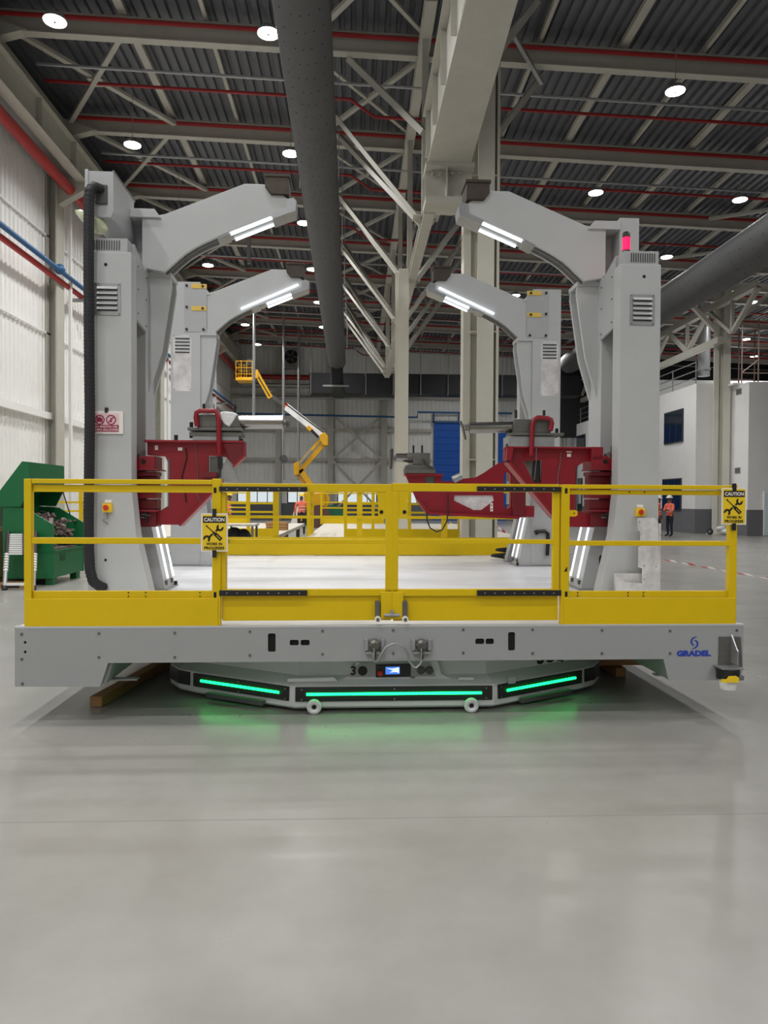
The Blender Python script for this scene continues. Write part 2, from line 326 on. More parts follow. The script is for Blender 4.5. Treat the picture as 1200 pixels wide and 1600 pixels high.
part('pier', MB().box(wx, XR, YF - .03, YF + .2, 1.25, 2.75), 'wallfar', far)
part('pier', MB().box(XL, XL + .5, YF - .03, YF + .2, 1.25, 2.75), 'wallfar', far)
for x in (-5.9, -1.9, 2.2, 13.6):
    part('wall_column', MB().box(x - .22, x + .22, YF - .42, YF - .38, 0, 13).box(x - .015, x + .015, YF - .38, YF - .08, 0, 13).box(x - .22, x + .22, YF - .1, YF - .07, 0, 13), 'steel', far)
for z in (4.6, 6.9, 9.4, 10.2): [part('girt', MB().box(xa, xb, YF - .3, YF - .06, z - .12, z + .12), 'steel', far) for xa, xb in (((XL, 5.9), (11.85, XR)) if z < 8.5 else ((XL, XR),))]
for (za, zc) in ((4.7, 8.0), (.6, 4.5)):
    part('wall_brace', MB().bar((-1.7, YF - .5, zc), (2.0, YF - .5, za), .16, .16), 'steel', far)
    part('wall_brace', MB().bar((-1.7, YF - .55, za), (2.0, YF - .55, zc), .16, .16), 'steel', far)
for sx in (-1, 1): part('wall_brace', MB().bar((.15 + sx * 1.75, YF - .5, 9.6), (.15 + sx * 1.1, YF - .5, 10.2), .12, .12), 'steel', far)
dr = single('door_1', MB().box(6.06, 11.7, YF - .25, YF - .12, 0, 7.5), 'blue', None, None, kind='structure')
for j in range(14): part('slat', MB().box(6.1, 11.66, YF - .28, YF - .25, .05 + j * .53, .53 + j * .53), 'blue', dr)
part('door_frame', MB().box(5.95, 11.8, YF - .4, YF - .3, 7.5, 7.62).box(5.95, 11.8, YF - .4, YF - .3, 8.25, 8.37).box(5.95, 6.07, YF - .4, YF - .3, 7.5, 8.37).box(7.9, 8.0, YF - .4, YF - .3, 7.6, 8.3).box(9.7, 9.8, YF - .4, YF - .3, 7.6, 8.3), 'blue_pipe', dr)
t = thing('extractor_fan', 'square extractor fan box high on the far wall above the boom lift', 'fan', (*W(456, 560, 56.4)[:2], 12))
a, b = W(444, 544, 56.4), W(468, 574, 56.4)
part('housing', MB().box(a.x, b.x, 56.1, 56.9, b.z, a.z), 'fan', t)
c = ((a.x + b.x) / 2, 56.05, (a.z + b.z) / 2)
part('opening', MB().cyl((c[0], 56.08, c[2]), (c[0], 56.0, c[2]), .52, 20), 'slot', t)
for k in range(5): part('blade', MB().bar((c[0], 55.98, c[2]), (c[0] + .48 * cos(k * 1.257), 55.98, c[2] + .48 * sin(k * 1.257)), .02, .16), 'groove2', t)
part('tray', MB().box(a.x, b.x, 55.8, 56.8, b.z - .12, b.z - .06), 'galv', t)
# pipes on the far wall
single('far_red_pipe', MB().tube([W(366, 588, 56), W(486, 590, 56)], .2, 10), 'red_dark', 'thick dark red pipe across the far wall ending at the black duct', 'pipe', W(430, 590, 56), smooth=True)
p = [W(366, 646, 56), W(640, 651, 56), W(650, 645, 56), W(652, 644, 56), W(720, 645, 56)]
single('far_blue_pipe', MB().tube([W(366, 646, 56), W(640, 652, 56), W(652, 652, 56), W(653, 644, 56), W(800, 646, 56)], .075, 8), 'blue_pipe', 'thin blue pipe crossing the whole far wall behind the boom lift', 'pipe', W(500, 648, 56), smooth=True)
for px, py, lab in ((607, 0, 'upper'), (0, 0, 'lower')):
    yy = 602 if lab == 'upper' else 622
    single('conduit', MB().tube([W(378, yy - 2, 55.8), W(484 if lab == 'upper' else 640, yy + 1, 55.8)], .11, 8), 'galv', 'silver conduit on the far wall below the red pipe, %s of two' % lab, 'conduit', W(420, yy, 55.8), smooth=True)

# -------------------------------------------------------------- columns inside the hall
t = thing('steel_column', 'large pale cross-shaped steel column behind the right arms of the work platform', 'column', (2.75, 16.3, 0))
zt = 12.3
part('flange', MB().box(2.37, 2.53, 16.25, 16.65, 0, zt), 'litsteel', t)
part('flange', MB().box(3.07, 3.13, 16.1, 16.75, 0, zt), 'litsteel', t)
part('web', MB().box(2.5, 3.08, 16.4, 16.46, 0, zt), 'litsteel', t)
part('front_flange', MB().box(2.64, 3.0, 16.0, 16.06, 0, zt).box(2.80, 2.84, 16.06, 16.4, 0, zt), 'litsteel', t)
for z in (2.4, 5.2, 8.6): part('stiffener', MB().box(2.5, 3.08, 16.07, 16.4, z, z + .02), 'litsteel', t)
part('base_plate', MB().box(2.2, 3.3, 15.8, 16.9, 0, .05), 'litsteel', t)
t2 = thing('steel_column', 'slim pale steel column in the middle carrying the roof truss', 'column', (1.35, 21.2, 0))
part('flange', MB().box(1.20, 1.50, 21.0, 21.03, 0, 8.1), 'litsteel', t2)
part('flange', MB().box(1.13, 1.53, 21.4, 21.43, 0, 8.1), 'litsteel', t2)
part('web', MB().box(1.33, 1.36, 21.03, 21.4, 0, 8.1), 'litsteel', t2)
part('base_plate', MB().box(1.0, 1.7, 20.8, 21.6, 0, .04), 'litsteel', t2)
t3 = thing('steel_column', 'pale steel column standing in front of the white office block at right', 'column', (17.0, 33.6, 0))
part('flange', MB().box(16.62, 16.86, 33.66, 33.7, 0, 12), 'litsteel', t3)
part('flange', MB().box(17.0, 17.33, 33.5, 33.54, 0, 12), 'litsteel', t3)
part('web', MB().box(16.74, 17.17, 33.8, 33.84, 0, 12).box(16.72, 16.76, 33.7, 33.8, 0, 12).box(17.15, 17.19, 33.54, 33.8, 0, 12), 'litsteel', t3)
part('knee_brace', MB().bar((16.65, 33.7, 9.5), (14.8, 33.7, 11.4), .2, .16), 'litsteel', t3)
part('knee_brace', MB().bar((17.3, 33.7, 9.5), (19.4, 33.7, 11.4), .16, .16), 'litsteel', t3)
part('head_beam', ibeam(MB(), (14.6, 33.75, 11.4), (33, 33.75, 10.9), .4, .24), 'litsteel', t3)
part('base_plate', MB().box(16.5, 17.4, 33.4, 34.0, 0, .05), 'litsteel', t3)
# crane girder overhead on its corbel
t = thing('crane_girder', 'heavy pale crane girder overhead in the middle running toward the viewer', 'crane beam', (1.95, 15.8, 8.65))
def taper(z0, z1, e): return MB().add([(1.5 - e, 15.75, z0), (2.42 + e, 15.75, z0), (2.2 + e, 7.0, z0), (1.58 - e, 7.0, z0), (1.5 - e, 15.75, z1), (2.42 + e, 15.75, z1), (2.2 + e, 7.0, z1), (1.58 - e, 7.0, z1)], [(0, 1, 2, 3), (7, 6, 5, 4), (0, 1, 5, 4), (1, 2, 6, 5), (2, 3, 7, 6), (3, 0, 4, 7)])
part('bottom_flange', taper(8.66, 8.70, 0), 'steel', t)
part('web', MB().box(1.54, 1.57, 7, 15.75, 8.7, 9.66), 'steel', t); part('web', MB().box(2.16, 2.19, 7, 15.75, 8.7, 9.66), 'steel', t)
part('top_flange', MB().box(1.40, 2.4, 7, 15.75, 9.66, 9.7), 'steel', t)
for k in range(7): part('stiffener', MB().box(1.44, 1.54, 7.4 + 1.35 * k, 7.42 + 1.35 * k, 8.7, 9.66), 'steel', t)
t = thing('girder_corbel', 'box-shaped corbel bolted to the big column under the crane girder', 'bracket', (2.0, 15.8, 8.2))
part('top_plate', MB().box(1.46, 2.5, 15.6, 16.3, 8.58, 8.66), 'steel', t)
part('bottom_plate', MB().box(1.46, 2.42, 15.62, 16.3, 7.82, 7.95), 'steel', t)
part('web', MB().box(1.47, 2.48, 15.9, 15.94, 7.95, 8.58), 'steel', t)
part('stiffener', MB().box(1.9, 1.93, 15.66, 15.9, 7.95, 8.58), 'steel', t)
for k in range(4): part('bolt', MB().cyl((1.62 + .16 * k + (.1 if k > 1 else 0), 15.9, 8.52), (1.62 + .16 * k + (.1 if k > 1 else 0), 15.8, 8.52), .035, 8), 'steel', t)

# -------------------------------------------------------------- ducts
def perfs(mb, cx, cz, R, y0, y1, angs, step):
    y = y0; i = 0
    while y < y1:
        for a in angs:
            a2 = a + (.12 if i % 2 else 0); d = Vector((sin(a2), 0, -cos(a2))); c = Vector((cx, y, cz)) + d * (R - .005)
            mb.cyl(c, c + d * .012, .014, 5)
        y += step; i += 1
    return mb
t = thing('round_duct', 'dark grey round air duct overhead left of centre with rows of small holes', 'duct', (-.9, 20, 9.3))
part('duct_tube', MB().tube([(-.86, 4, 9.62), (-1.02, 40, 9.0)], .47, 28), 'ductgrey', t, True)
part('nozzle_hole', perfs(MB(), -.9, 9.47, .47, 11.6, 24, (-.75, -.3, 0, .3, .7), .42).xf(lambda p: (p[0] - .0044 * (p[1] - 13), p[1], p[2] - .0172 * (p[1] - 13))), 'slot', t, kind='stuff')
part('elbow', MB().box(-1.38, -.72, 39.6, 41.4, 7.6, 9.0), 'ductblack', t, bev=.1)
part('hanger', MB().box(-1.75, -.35, 39.3, 39.4, 7.55, 7.63), 'galv', t)
for k in range(5):
    y = 18.6 + 4.83 * k; part('hanger', MB().cyl((-.45, y, 9.3), (-.45, y, zb(0)), .012, 5).cyl((-1.42, y, 9.3), (-1.42, y, zb(0)), .012, 5), 'galv', t)
t = thing('side_duct', 'dark grey round air duct slanting down behind the right front tower', 'duct', (12, 25, 8.9))
part('duct_tube', MB().tube([(10.1, 4, 7.9), (11.0, 15, 8.55), (11.4, 20, 8.75), (13.74, 47, 10.4)], .64, 28), 'ductgrey', t, True)
part('nozzle_hole', perfs(MB(), 11.4, 8.75, .645, 17, 32, (-1.5, -1.1, -.6, -.2), .7).xf(lambda p: (p[0] + .087 * (p[1] - 20), p[1], p[2] + .06 * (p[1] - 20))), 'slot', t, kind='stuff')
a, b = W(484, 584, 47), W(905, 622, 47)
t = thing('main_duct', 'black rectangular main duct crossing the hall in front of the far wall', 'duct', (2, 47, 7.9))
n = 10
for k in range(n):
    x0 = a.x + (b.x - a.x) * k / n; x1 = a.x + (b.x - a.x) * (k + 1) / n
    part('duct_section', MB().box(x0, x1 - .02, 46.6, 48, b.z + .1, a.z), 'ductblack', t)
    part('hanger', MB().cyl((x0 + .1, 46.5, b.z), (x0 + .1, 46.5, zb(x0)), .025, 5), 'galv', t)
part('elbow', MB().box(-1.4, -.7, 41.4, 46.8, 7.95, 8.4), 'ductblack', t)
t = thing('riser_duct', 'grey round riser duct beside the column above the white office block', 'duct', (18.6, 38, 7.2))
a, b = W(1098, 470, 38), W(1112, 588, 38)
part('duct_tube', MB().tube([(a.x + .1, 38, a.z + .6), (a.x + .1, 38, b.z)], .3, 16), 'galv', t, True)
part('flange', MB().tube([(a.x + .1, 38, b.z + .3), (a.x + .1, 38, b.z + .38)], .34, 16), 'galv', t, True)

# -------------------------------------------------------------- sprinkler pipes
nm = 0
for k, y in enumerate(BEAM_Y[1:]):
    z = lambda x: zb(x) + .34
    single('sprinkler_pipe', MB().tube([(XL + 1, y - .22, z(XL + 1)), (XR, y - .22, z(XR))], .055, 6), 'red_dark', 'dark red sprinkler main fixed to the %s roof beam seen from the front' % ORD[k], 'pipe', (0, y, 12.7), smooth=True, group='red sprinkler pipes under the roof')
    z2 = lambda x: zb(x) + .2
    y2 = y + 2.4
    if y2 < YF:
        single('sprinkler_branch', MB().tube([(XL + 1, y2, z2(XL + 1)), (-.2, y2, z2(-.2)), (.5, y2, z2(.5) - .45), (2.4, y2, z2(2.4) - .45), (3.1, y2, z2(3.1)), (XR, y2, z2(XR))], .045, 6), 'red_dark', 'thin red sprinkler pipe in the %s roof bay seen from the front' % ORD[k], 'pipe', (0, y2, 12.7), smooth=True, group='red sprinkler pipes under the roof')
    if k % 2 == 1 or k == 0:
        y3 = y + .9
        single('conduit', MB().tube([(XL + 1.4, y3, zb(XL) - .25), (XR, y3, zb(XR) - .25)], .04, 6), 'galv', 'thin silver conduit hung behind the %s roof beam seen from the front' % ORD[k], 'conduit', (0, y3, 12.4), smooth=True, group='silver conduits under the roof')
# drop pipes in mid air left of centre
for (px, y0, y1, Y, lab) in ((397, 0, 655, 38, 'leftmost thin grey drop pipe hanging in front of the boom lift basket'), (443, 330, 750, 44, 'middle thin grey drop pipe hanging beside the extractor fan'), (467, 500, 750, 50, 'rightmost thin grey drop pipe hanging right of the extractor fan'), (389, 320, 412, 30, 'short thin grey drop pipe hanging above the left rear arm')):
    a, b = W(px, max(y0, 500), Y), W(px, y1, Y); z1 = zb(a.x) + .74
    single('drop_pipe', MB().cyl((a.x, Y, b.z), (a.x, Y, z1), .075 if Y < 45 else .09, 8), 'galv', lab, 'pipe', (a.x, Y, b.z), smooth=True)
a = W(443, 717, 44); single('hook_block', MB().ring((a.x, 43.9, a.z), (0, 1, 0), .2, .05).box(a.x - .13, a.x + .13, 43.85, 43.95, a.z - .1, a.z + .22), 'groove2', 'small dark hook block hanging on the middle drop pipe', 'hook', (a.x, 43.9, a.z))

# -------------------------------------------------------------- high-bay lamps (a regular grid; those overhead outside the frame give light only)
def lamp_light(x, y, z, name, parent=None):
    l = bpy.data.lights.new(name, 'AREA'); l.shape = 'DISK'; l.size = .42; l.energy = LAMP_W; l.spread = radians(150); l.color = LAMP_COL
    o = bpy.data.objects.new(name, l); COL.objects.link(o); o.location = (x, y, z)
    if parent: o.parent = parent; o.location = Vector((x, y, z)) - Vector(ORG[parent.name])
    return o
LH = 11.45
rows = [(-6.3, [15.75, 21.1, 26.5, 31.7, 37, 42.3, 47.6], 'in the row beside the left wall'), (-1.9, [15.95, 21.4, 26.7, 32, 37.3, 42.6], 'in the row beside the round duct'),
        (7.7, [17.7, 23.6, 29.6, 35.5, 41.5, 50.9], 'in the first row right of the columns'), (12.6, [17.9, 23.9, 29.6, 35.5, 41.5, 47.4], 'in the second row right of the columns'),
        (22.0, [36, 44.2, 49.3], 'above the office block at far right')]
for rx, ys, lab in rows:
    for k, y in enumerate(ys):
        x = rx if rx < 20 else (19.7, 23.8, 27.1)[k]
        t = thing('high_bay_lamp', 'round high-bay lamp, %s from the front %s' % (ORD[k], lab), 'lamp', (x, y, LH), group='round high-bay lamps under the roof')
        part('housing', MB().tube([(x, y, LH + .16), (x, y, LH + .1), (x, y, LH + .02), (x, y, LH)], [.08, .2, .24, .24], 16), 'galv', t, True)
        part('diffuser', MB().tube([(x, y, LH), (x, y, LH - .012), (x, y, LH - .016)], [.225, .225, .21], 20), 'lampd', t)
        part('sensor', MB().cyl((x, y, LH), (x, y, LH - .03), .03, 10), 'groove', t)
        part('suspension', MB().cyl((x, y, LH + .1), (x, y, zb(x) + .5), .01, 5), 'galv', t)
        lamp_light(x, y, LH - .06, 'lamp_light', t)
for x, ys in ((-6.3, (10.4, 5.1, -.2, -5.5, -10.8, -16.1, -21.4, -26.7)), (-1.9, (10.5, 5.2, -.1, -5.4, -10.7, -16, -21.3, -26.6)), (7.7, (11.8, 5.9, 0, -5.9, -11.8, -17.7, -23.6)), (12.6, (11.8, 5.9, 0, -5.9, -11.8, -17.7, -23.6))):
    for y in ys: lamp_light(x, y, LH - .06, 'overhead_lamp_light')
# ================================================================ THE WORK PLATFORM (local frame: u right, v depth, w up)
UC, VB = .065, 6.33
plat = thing('work_platform', 'long grey wheeled work platform with white deck, towers stand on it', 'platform', (UC, 3, .26), True)
part('deck_plate', MB().box(-2.40, 2.53, .0, VB, .635, DECK), 'deckw', plat)
part('deck_frame', MB().box(-2.38, 2.51, .02, VB - .02, .46, .635), 'skirt', plat)
front = [L(25, 980, 0), L(1160, 975, 0), L(1158, 1047, 0), L(1155, 1062, 0), L(1043, 1062, 0), L(1035, 1029, 0), L(170, 1035, 0), L(158, 1072, 0), L(25, 1072, 0)]
def rrect(x0, y0, x1, y1, v, r=2.5):
    pts = []
    for cx, cy, a in ((x1 - r, y0 + r, -90), (x1 - r, y1 - r, 0), (x0 + r, y1 - r, 90), (x0 + r, y0 + r, 180)):
        for k in (0, 45, 90): pts.append(L(cx + r * cos(radians(a + k)), cy + r * sin(radians(a + k)), v))
    return pts
def circ(cx, cy, r, v, n=10): return [L(cx + r * cos(2 * pi * k / n), cy + r * sin(2 * pi * k / n), v) for k in range(n)]
holes = [rrect(419, 989, 431, 1018, 0), rrect(453, 999, 467, 1008, 0), rrect(470, 999, 484, 1008, 0), rrect(742, 997, 756, 1006, 0), rrect(758, 997, 771, 1006, 0), rrect(793, 987, 804, 1016, 0), circ(41, 1003, 2.3, 0), circ(41, 1018, 2.3, 0)]
skp = part('skirt_panel', MB().holed(front, holes, -.018, .0), 'skirt', plat)
for h in holes:
    cu = sum(p[0] for p in h) / len(h); cw = sum(p[1] for p in h) / len(h); hu = max(p[0] for p in h) - cu + .01; hw = max(p[1] for p in h) - cw + .01
    part('slot_shade', MB().box(cu - hu, cu + hu, .001, .012, cw - hw, cw + hw), 'slot', plat)  # near-black backing paints in the shade deep inside the slots
part('top_lip', MB().box(-2.41, 2.54, -.02, .03, DECK - .012, DECK + .004), 'mach', plat, bev=.003)
for px, y0, y1 in ((36, 990, 1029), (156, 989, 1026), (274, 988, 1026), (391, 986, 1023), (504, 985, 1021), (614, 984, 1020), (723, 983, 1019), (831, 983, 1020), (939, 984, 1020), (1045, 985, 1020), (1149, 984, None)):
    for yy in (y0, y1):
        if yy: u, w = L(px, yy, 0); part('bolt', MB().cyl((u, -.018, w), (u, -.024, w), .009, 8), 'rawsteel', plat)
u, w = L(37, 1067, 0); part('bolt', MB().cyl((u, -.018, w), (u, -.024, w), .009, 8), 'rawsteel', plat)
# side girders, rear panel, foot brackets
part('side_girder', MB().prism([(-2.40, .262), (-1.83, .262), (-1.77, .43), (-1.77, .50), (-2.40, .63)], 0.02, VB, 'y'), 'skirt', plat)
part('side_girder', MB().prism([(2.53, .262), (2.02, .262), (1.98, .43), (1.98, .50), (2.53, .63)], 0.02, VB, 'y'), 'skirt', plat)
part('rear_panel', MB().box(-2.40, 2.53, VB - .01, VB + .01, .43, .64), 'skirt', plat)
part('foot_bracket', MB().holed([(-2.02, .15), (-1.66, .15), (-1.66, .21), (-2.02, .21)], [[(-1.94, .17), (-1.85, .17), (-1.85, .195), (-1.94, .195)]], .252, .262).xf(lambda p: (p[0], p[2] + .0, p[1])), 'skirt', plat)
part('foot_bracket', MB().holed([(1.99, .15), (2.32, .15), (2.32, .21), (1.99, .21)], [[(2.2, .17), (2.28, .17), (2.28, .195), (2.2, .195)]], .252, .262).xf(lambda p: (p[0], p[2], p[1])), 'skirt', plat)
# logo and lettering on the skirt
u, w = L(1082, 1020, 0)
part('logo_lettering', put_text(fit_text('GRADEL', .243, .042, .065), u, w, -.0195), 'logo', plat, label='blue GRADEL lettering')
def arcband(c, R0, R1, a0, a1, wmax, n=16, off=(0, 0)):
    mb = MB(); vs = []
    for i in range(n + 1):
        f = i / n; a = radians(a0 + (a1 - a0) * f); R = R0 + (R1 - R0) * f; t = wmax * sin(pi * f) ** .7 + .0004
        for sgn in (-1, 1): vs.append((c[0] + off[0] + (R + sgn * t) * cos(a), -.0195, c[1] + off[1] + (R + sgn * t) * sin(a)))
    k = len(vs); vs += [(x, -.0185, z) for x, y, z in vs]
    fs = [(2 * i, 2 * i + 1, 2 * i + 3, 2 * i + 2) for i in range(n)]
    return mb.add(vs, fs)
c = L(1083, 1003.5, 0)
sw = arcband(c, .046, .013, 70, 255, .0065, off=(.006, -.003)); b2 = arcband(c, .046, .013, 250, 435, .0065, off=(-.006, .003))
sw.add(b2.v, b2.f); part('logo_emblem', sw, 'logo', plat, label='blue swirl emblem')
# cable connectors
for cx in (585, 658):
    u, w = L(cx, 1007, 0)
    cn = part('connector', MB().tube([(u, -.018, w + .005), (u, -.06, w + .005), (u, -.075, w)], [.042, .042, .03], 8), 'rawsteel', plat, bev=.003)
    for sg in (-1, 1): part('latch', MB().box(u + sg * .055 - .014, u + sg * .055 + .014, -.04, -.018, w - .035, w + .045), 'galv', plat, bev=.004)
    part('foot', MB().box(u - .06, u + .06, -.05, -.018, w - .055, w - .04), 'galv', plat)
    part('cable_gland', MB().cyl((u, -.06, w - .015), (u - .004, -.075, w - .085), .014, 10), 'chrome', plat, True)
cab = [(583, 1020), (583, 1029), (586, 1034), (590, 1033), (595, 1022), (603, 1011), (613, 1006), (623, 1006), (632, 1012), (637, 1022), (640, 1034), (646, 1042), (651, 1043), (657, 1037), (660, 1027), (661, 1019)]
part('cable', MB().tube([(L(a, b, -.07)[0], -.07, L(a, b, -.07)[1]) for a, b in cab], .008, 8), 'galv', plat, True)
# safety scanner on its bracket at the right corner
part('scanner_bracket', MB().holed(LP([(1121, 994), (1154, 994), (1157, 1042), (1120, 1042)], 0), [circ(1147, 1033, 1.6, 0)], -.028, -.018), 'rawsteel', plat)
part('bracket_rib', MB().prism([(-.028, L(0, 996, 0)[1]), (-.11, L(0, 1020, 0)[1]), (-.11, L(0, 1042, 0)[1]), (-.028, L(0, 1042, 0)[1])], L(1139, 1000, 0)[0], L(1141, 1000, 0)[0], 'x'), 'galv', plat)
u, w = L(1137, 1042, -.07)
part('bracket_shelf', MB().box(u - .075, u + .08, -.14, -.018, w - .004, w + .004), 'galv', plat)
sc = part('scanner_head', MB().tube([(u, -.075, w - .005), (u, -.075, w - .08)], .075, 20), 'black', plat, True, bev=.004)
part('scanner_band', MB().prism([(u - .088, w - .085), (u + .03, w - .088), (u + .034, w - .055), (u + .014, w - .043), (u - .035, w - .045), (u - .05, w - .066), (u - .088, w - .064)], -.158, -.148), 'signy', plat)
part('scanner_plug', MB().box(u + .038, u + .072, -.15, -.12, w - .075, w - .045), 'groove', plat)
part('scanner_window', MB().tube([(u, -.075, w - .08), (u, -.075, w - .125), (u, -.075, w - .15)], [.062, .060, .052], 20), 'white', plat, True)

# -------------------------------------------------------------- front railings and gates
VR = .03
def bx(mb, px0, py0, px1, py1, v0, v1, ref=0.0):
    a, b = L(px0, py0, ref), L(px1, py1, ref); return mb.box(min(a[0], b[0]), max(a[0], b[0]), v0, v1, min(a[1], b[1]), max(a[1], b[1]))
def rect(name, par, px0, py0, px1, py1, v0=-.01, v1=.04, m='yellow', bev=.003, **k): return part(name, bx(MB(), px0, py0, px1, py1, v0, v1), m, par, bev=bev, **k)
rl = thing('safety_railing', 'yellow fixed railing at the left front corner of the work platform', 'railing', (*[L(190, 977, 0)[0]], .02, DECK), True, group='yellow front railings of the work platform')
rect('post', rl, 38, 748, 50, 977); rect('post', rl, 332, 748, 345, 977)
rect('top_rail', rl, 50, 748, 332, 757); rect('top_rail_lip', rl, 50, 757, 332, 770, .012, .03)
rect('mid_rail', rl, 50, 840, 332, 850); rect('bottom_rail', rl, 50, 924, 332, 936, .01, .04); rect('toe_board', rl, 40, 935, 341, 977.5, -.016, -.008)
rect('backing_post', rl, 345, 770, 352, 970, .05, .09)
for y in (766, 929): u, w = L(336.5, y, 0); part('slot_hole', MB().box(u - .009, u + .009, -.012, -.0095, w - .018, w + .018), 'slot', rl)
for x, y in ((200, 926), (200, 932), (227, 926), (227, 932), (312, 926), (312, 932)): u, w = L(x, y, 0); part('rivet', MB().cyl((u, .01, w), (u, .006, w), .005, 6), 'darksteel', rl)
gate_x = [('left', 345, 612.4, 343, 480), ('right', 612.7, 874, 745, 876)]
for side, x0, x1, s0, s1 in gate_x:
    g = thing('safety_gate', 'yellow double gate leaf of the front railing, %s' % ('left leaf beside the lower caution sign' if side == 'left' else 'right leaf under the right red fixture'), 'gate', (L((x0 + x1) / 2, 970, 0)[0], .03, DECK + .02), True, group='yellow gate leaves of the work platform')
    dy = 0 if side == 'left' else 0
    xs0, xs1 = (603, 612.4) if side == 'left' else (612.8, 622)
    rect('top_rail', g, x0, 755, x1, 769, .0, .04)
    rect('mid_rail', g, (353 if side == 'left' else 622), 842.5, (603 if side == 'left' else 865), 850, .0, .035)
    rect('bottom_rail', g, x0, 921, x1, 931, .0, .04); rect('toe_board', g, x0 + 2, 930, x1 - 1, 970, .02, .03)
    rect('stile', g, xs0, 768, xs1, 925, .0, .04)
    rect('outer_stile', g, *((344, 769, 352, 930) if side == 'left' else (865, 769, 874, 930)), .005, .04)
    rect('lock_plate', g, *((595, 925, 612.4, 967) if side == 'left' else (612.6, 925, 630, 967)), -.012, .012)
    gp = [(588, 769), (604, 769), (604, 806), (591, 806), (591, 782)] if side == 'left' else [(640, 769), (621, 769), (621, 806), (637, 806), (637, 782)]
    part('gusset', MB().prism(LP(gp, 0), .004, .014), 'yellow', g)
    hx, hy = (596, 800) if side == 'left' else (632, 800); u, w = L(hx, hy, 0); part('hole', MB().cyl((u, .004, w), (u, .001, w), .013, 12), 'slot', g)
    for ya, yb, nm_ in ((760, 768.5, 'top'), (922, 930.5, 'bottom')):
        st = part('splice_strip', bx(MB(), s0, ya, s1, yb, -.018, -.002), 'black', g, bev=.002)
        nb = 8
        for k in range(nb): u, w = L(s0 + 12 + (s1 - s0 - 24) * k / (nb - 1), (ya + yb) / 2, 0); part('screw', MB().cyl((u, -.018, w), (u, -.022, w), .005, 6), 'galv', st)
    cx = 590 if side == 'left' else 632.5
    rect('wheel_bracket', g, cx - 4, 939, cx + 3.5, 964, -.02, .02, 'rawsteel')
    u, w = L(cx, 966.5, 0); wh = part('wheel', MB().tube([(u, -.05, w), (u, -.02, w)], .021, 20), 'white', g, True); part('hub', MB().cyl((u, -.053, w), (u, -.045, w), .012, 12), 'rawsteel', wh)
    if side == 'left': u, w = L(612, 960, 0); part('latch_bolt', MB().cyl((u - .055, -.03, w), (u + .055, -.03, w), .011, 8).box(u - .01, u + .01, -.04, -.02, w, w + .035), 'galv', g)
rr = thing('safety_railing', 'yellow fixed railing at the right front corner of the work platform', 'railing', (L(1010, 977, 0)[0], .02, DECK), True, group='yellow front railings of the work platform')
rect('post', rr, 877, 757, 888, 975); rect('post', rr, 1140, 758, 1149, 975)
rect('top_rail', rr, 888, 757, 1140, 765); rect('top_rail_lip', rr, 888, 765, 1140, 774, .012, .03)
rect('mid_rail', rr, 888, 845, 1140, 853); rect('bottom_rail', rr, 888, 924, 1140, 934, .01, .04); rect('toe_board', rr, 880, 934, 1147, 975, -.016, -.008)
part('latch_tab', MB().holed(LP([(888, 797), (899, 797), (902, 799), (902, 805), (899, 807), (888, 807)], 0), [circ(897, 802, 1.6, 0)], -.005, .003), 'yellow', rr)
for y in (767, 928): u, w = L(884, y, 0); part('slot_hole', MB().box(u - .009, u + .009, -.012, -.0095, w - .018, w + .018), 'slot', rr)
u, w = L(882, 889, 0); part('tape_patch', MB().prism([(u - .008, w - .016), (u + .016, w - .016), (u + .016, w + .018)], -.012, -.0095), 'black', rr)
for x, y in ((903, 926), (903, 931), (982, 926), (982, 931), (1006, 926), (1006, 931), (984, 769), (1008, 769)): u, w = L(x, y, 0); part('rivet', MB().cyl((u, .01, w), (u, .004, w), .005, 6), 'darksteel', rr)
# rear railing
rb = thing('safety_railing', 'yellow railing along the rear edge of the work platform', 'railing', (UC, VB - .05, DECK), True, group='yellow rear railing of the work platform')
a, b = L(318, 868, VB - .05), L(822, 868, VB - .05)
def rrail(name, py0, py1, x0=318, x1=822, v0=VB - .06, v1=VB - .03):
    p, q = L(x0, py0, VB - .05), L(x1, py1, VB - .05); return part(name, MB().box(p[0], q[0], v0, v1, min(p[1], q[1]), max(p[1], q[1])), 'yellow', rb)
rrail('toe_board', 839, 867.5); rrail('mid_rail', 805, 811.5); rrail('top_rail', 763, 771)
for px in (322, 431, 562, 695, 818): rrail('post', 765, 867, px - 4, px + 4, VB - .03, VB + .03)

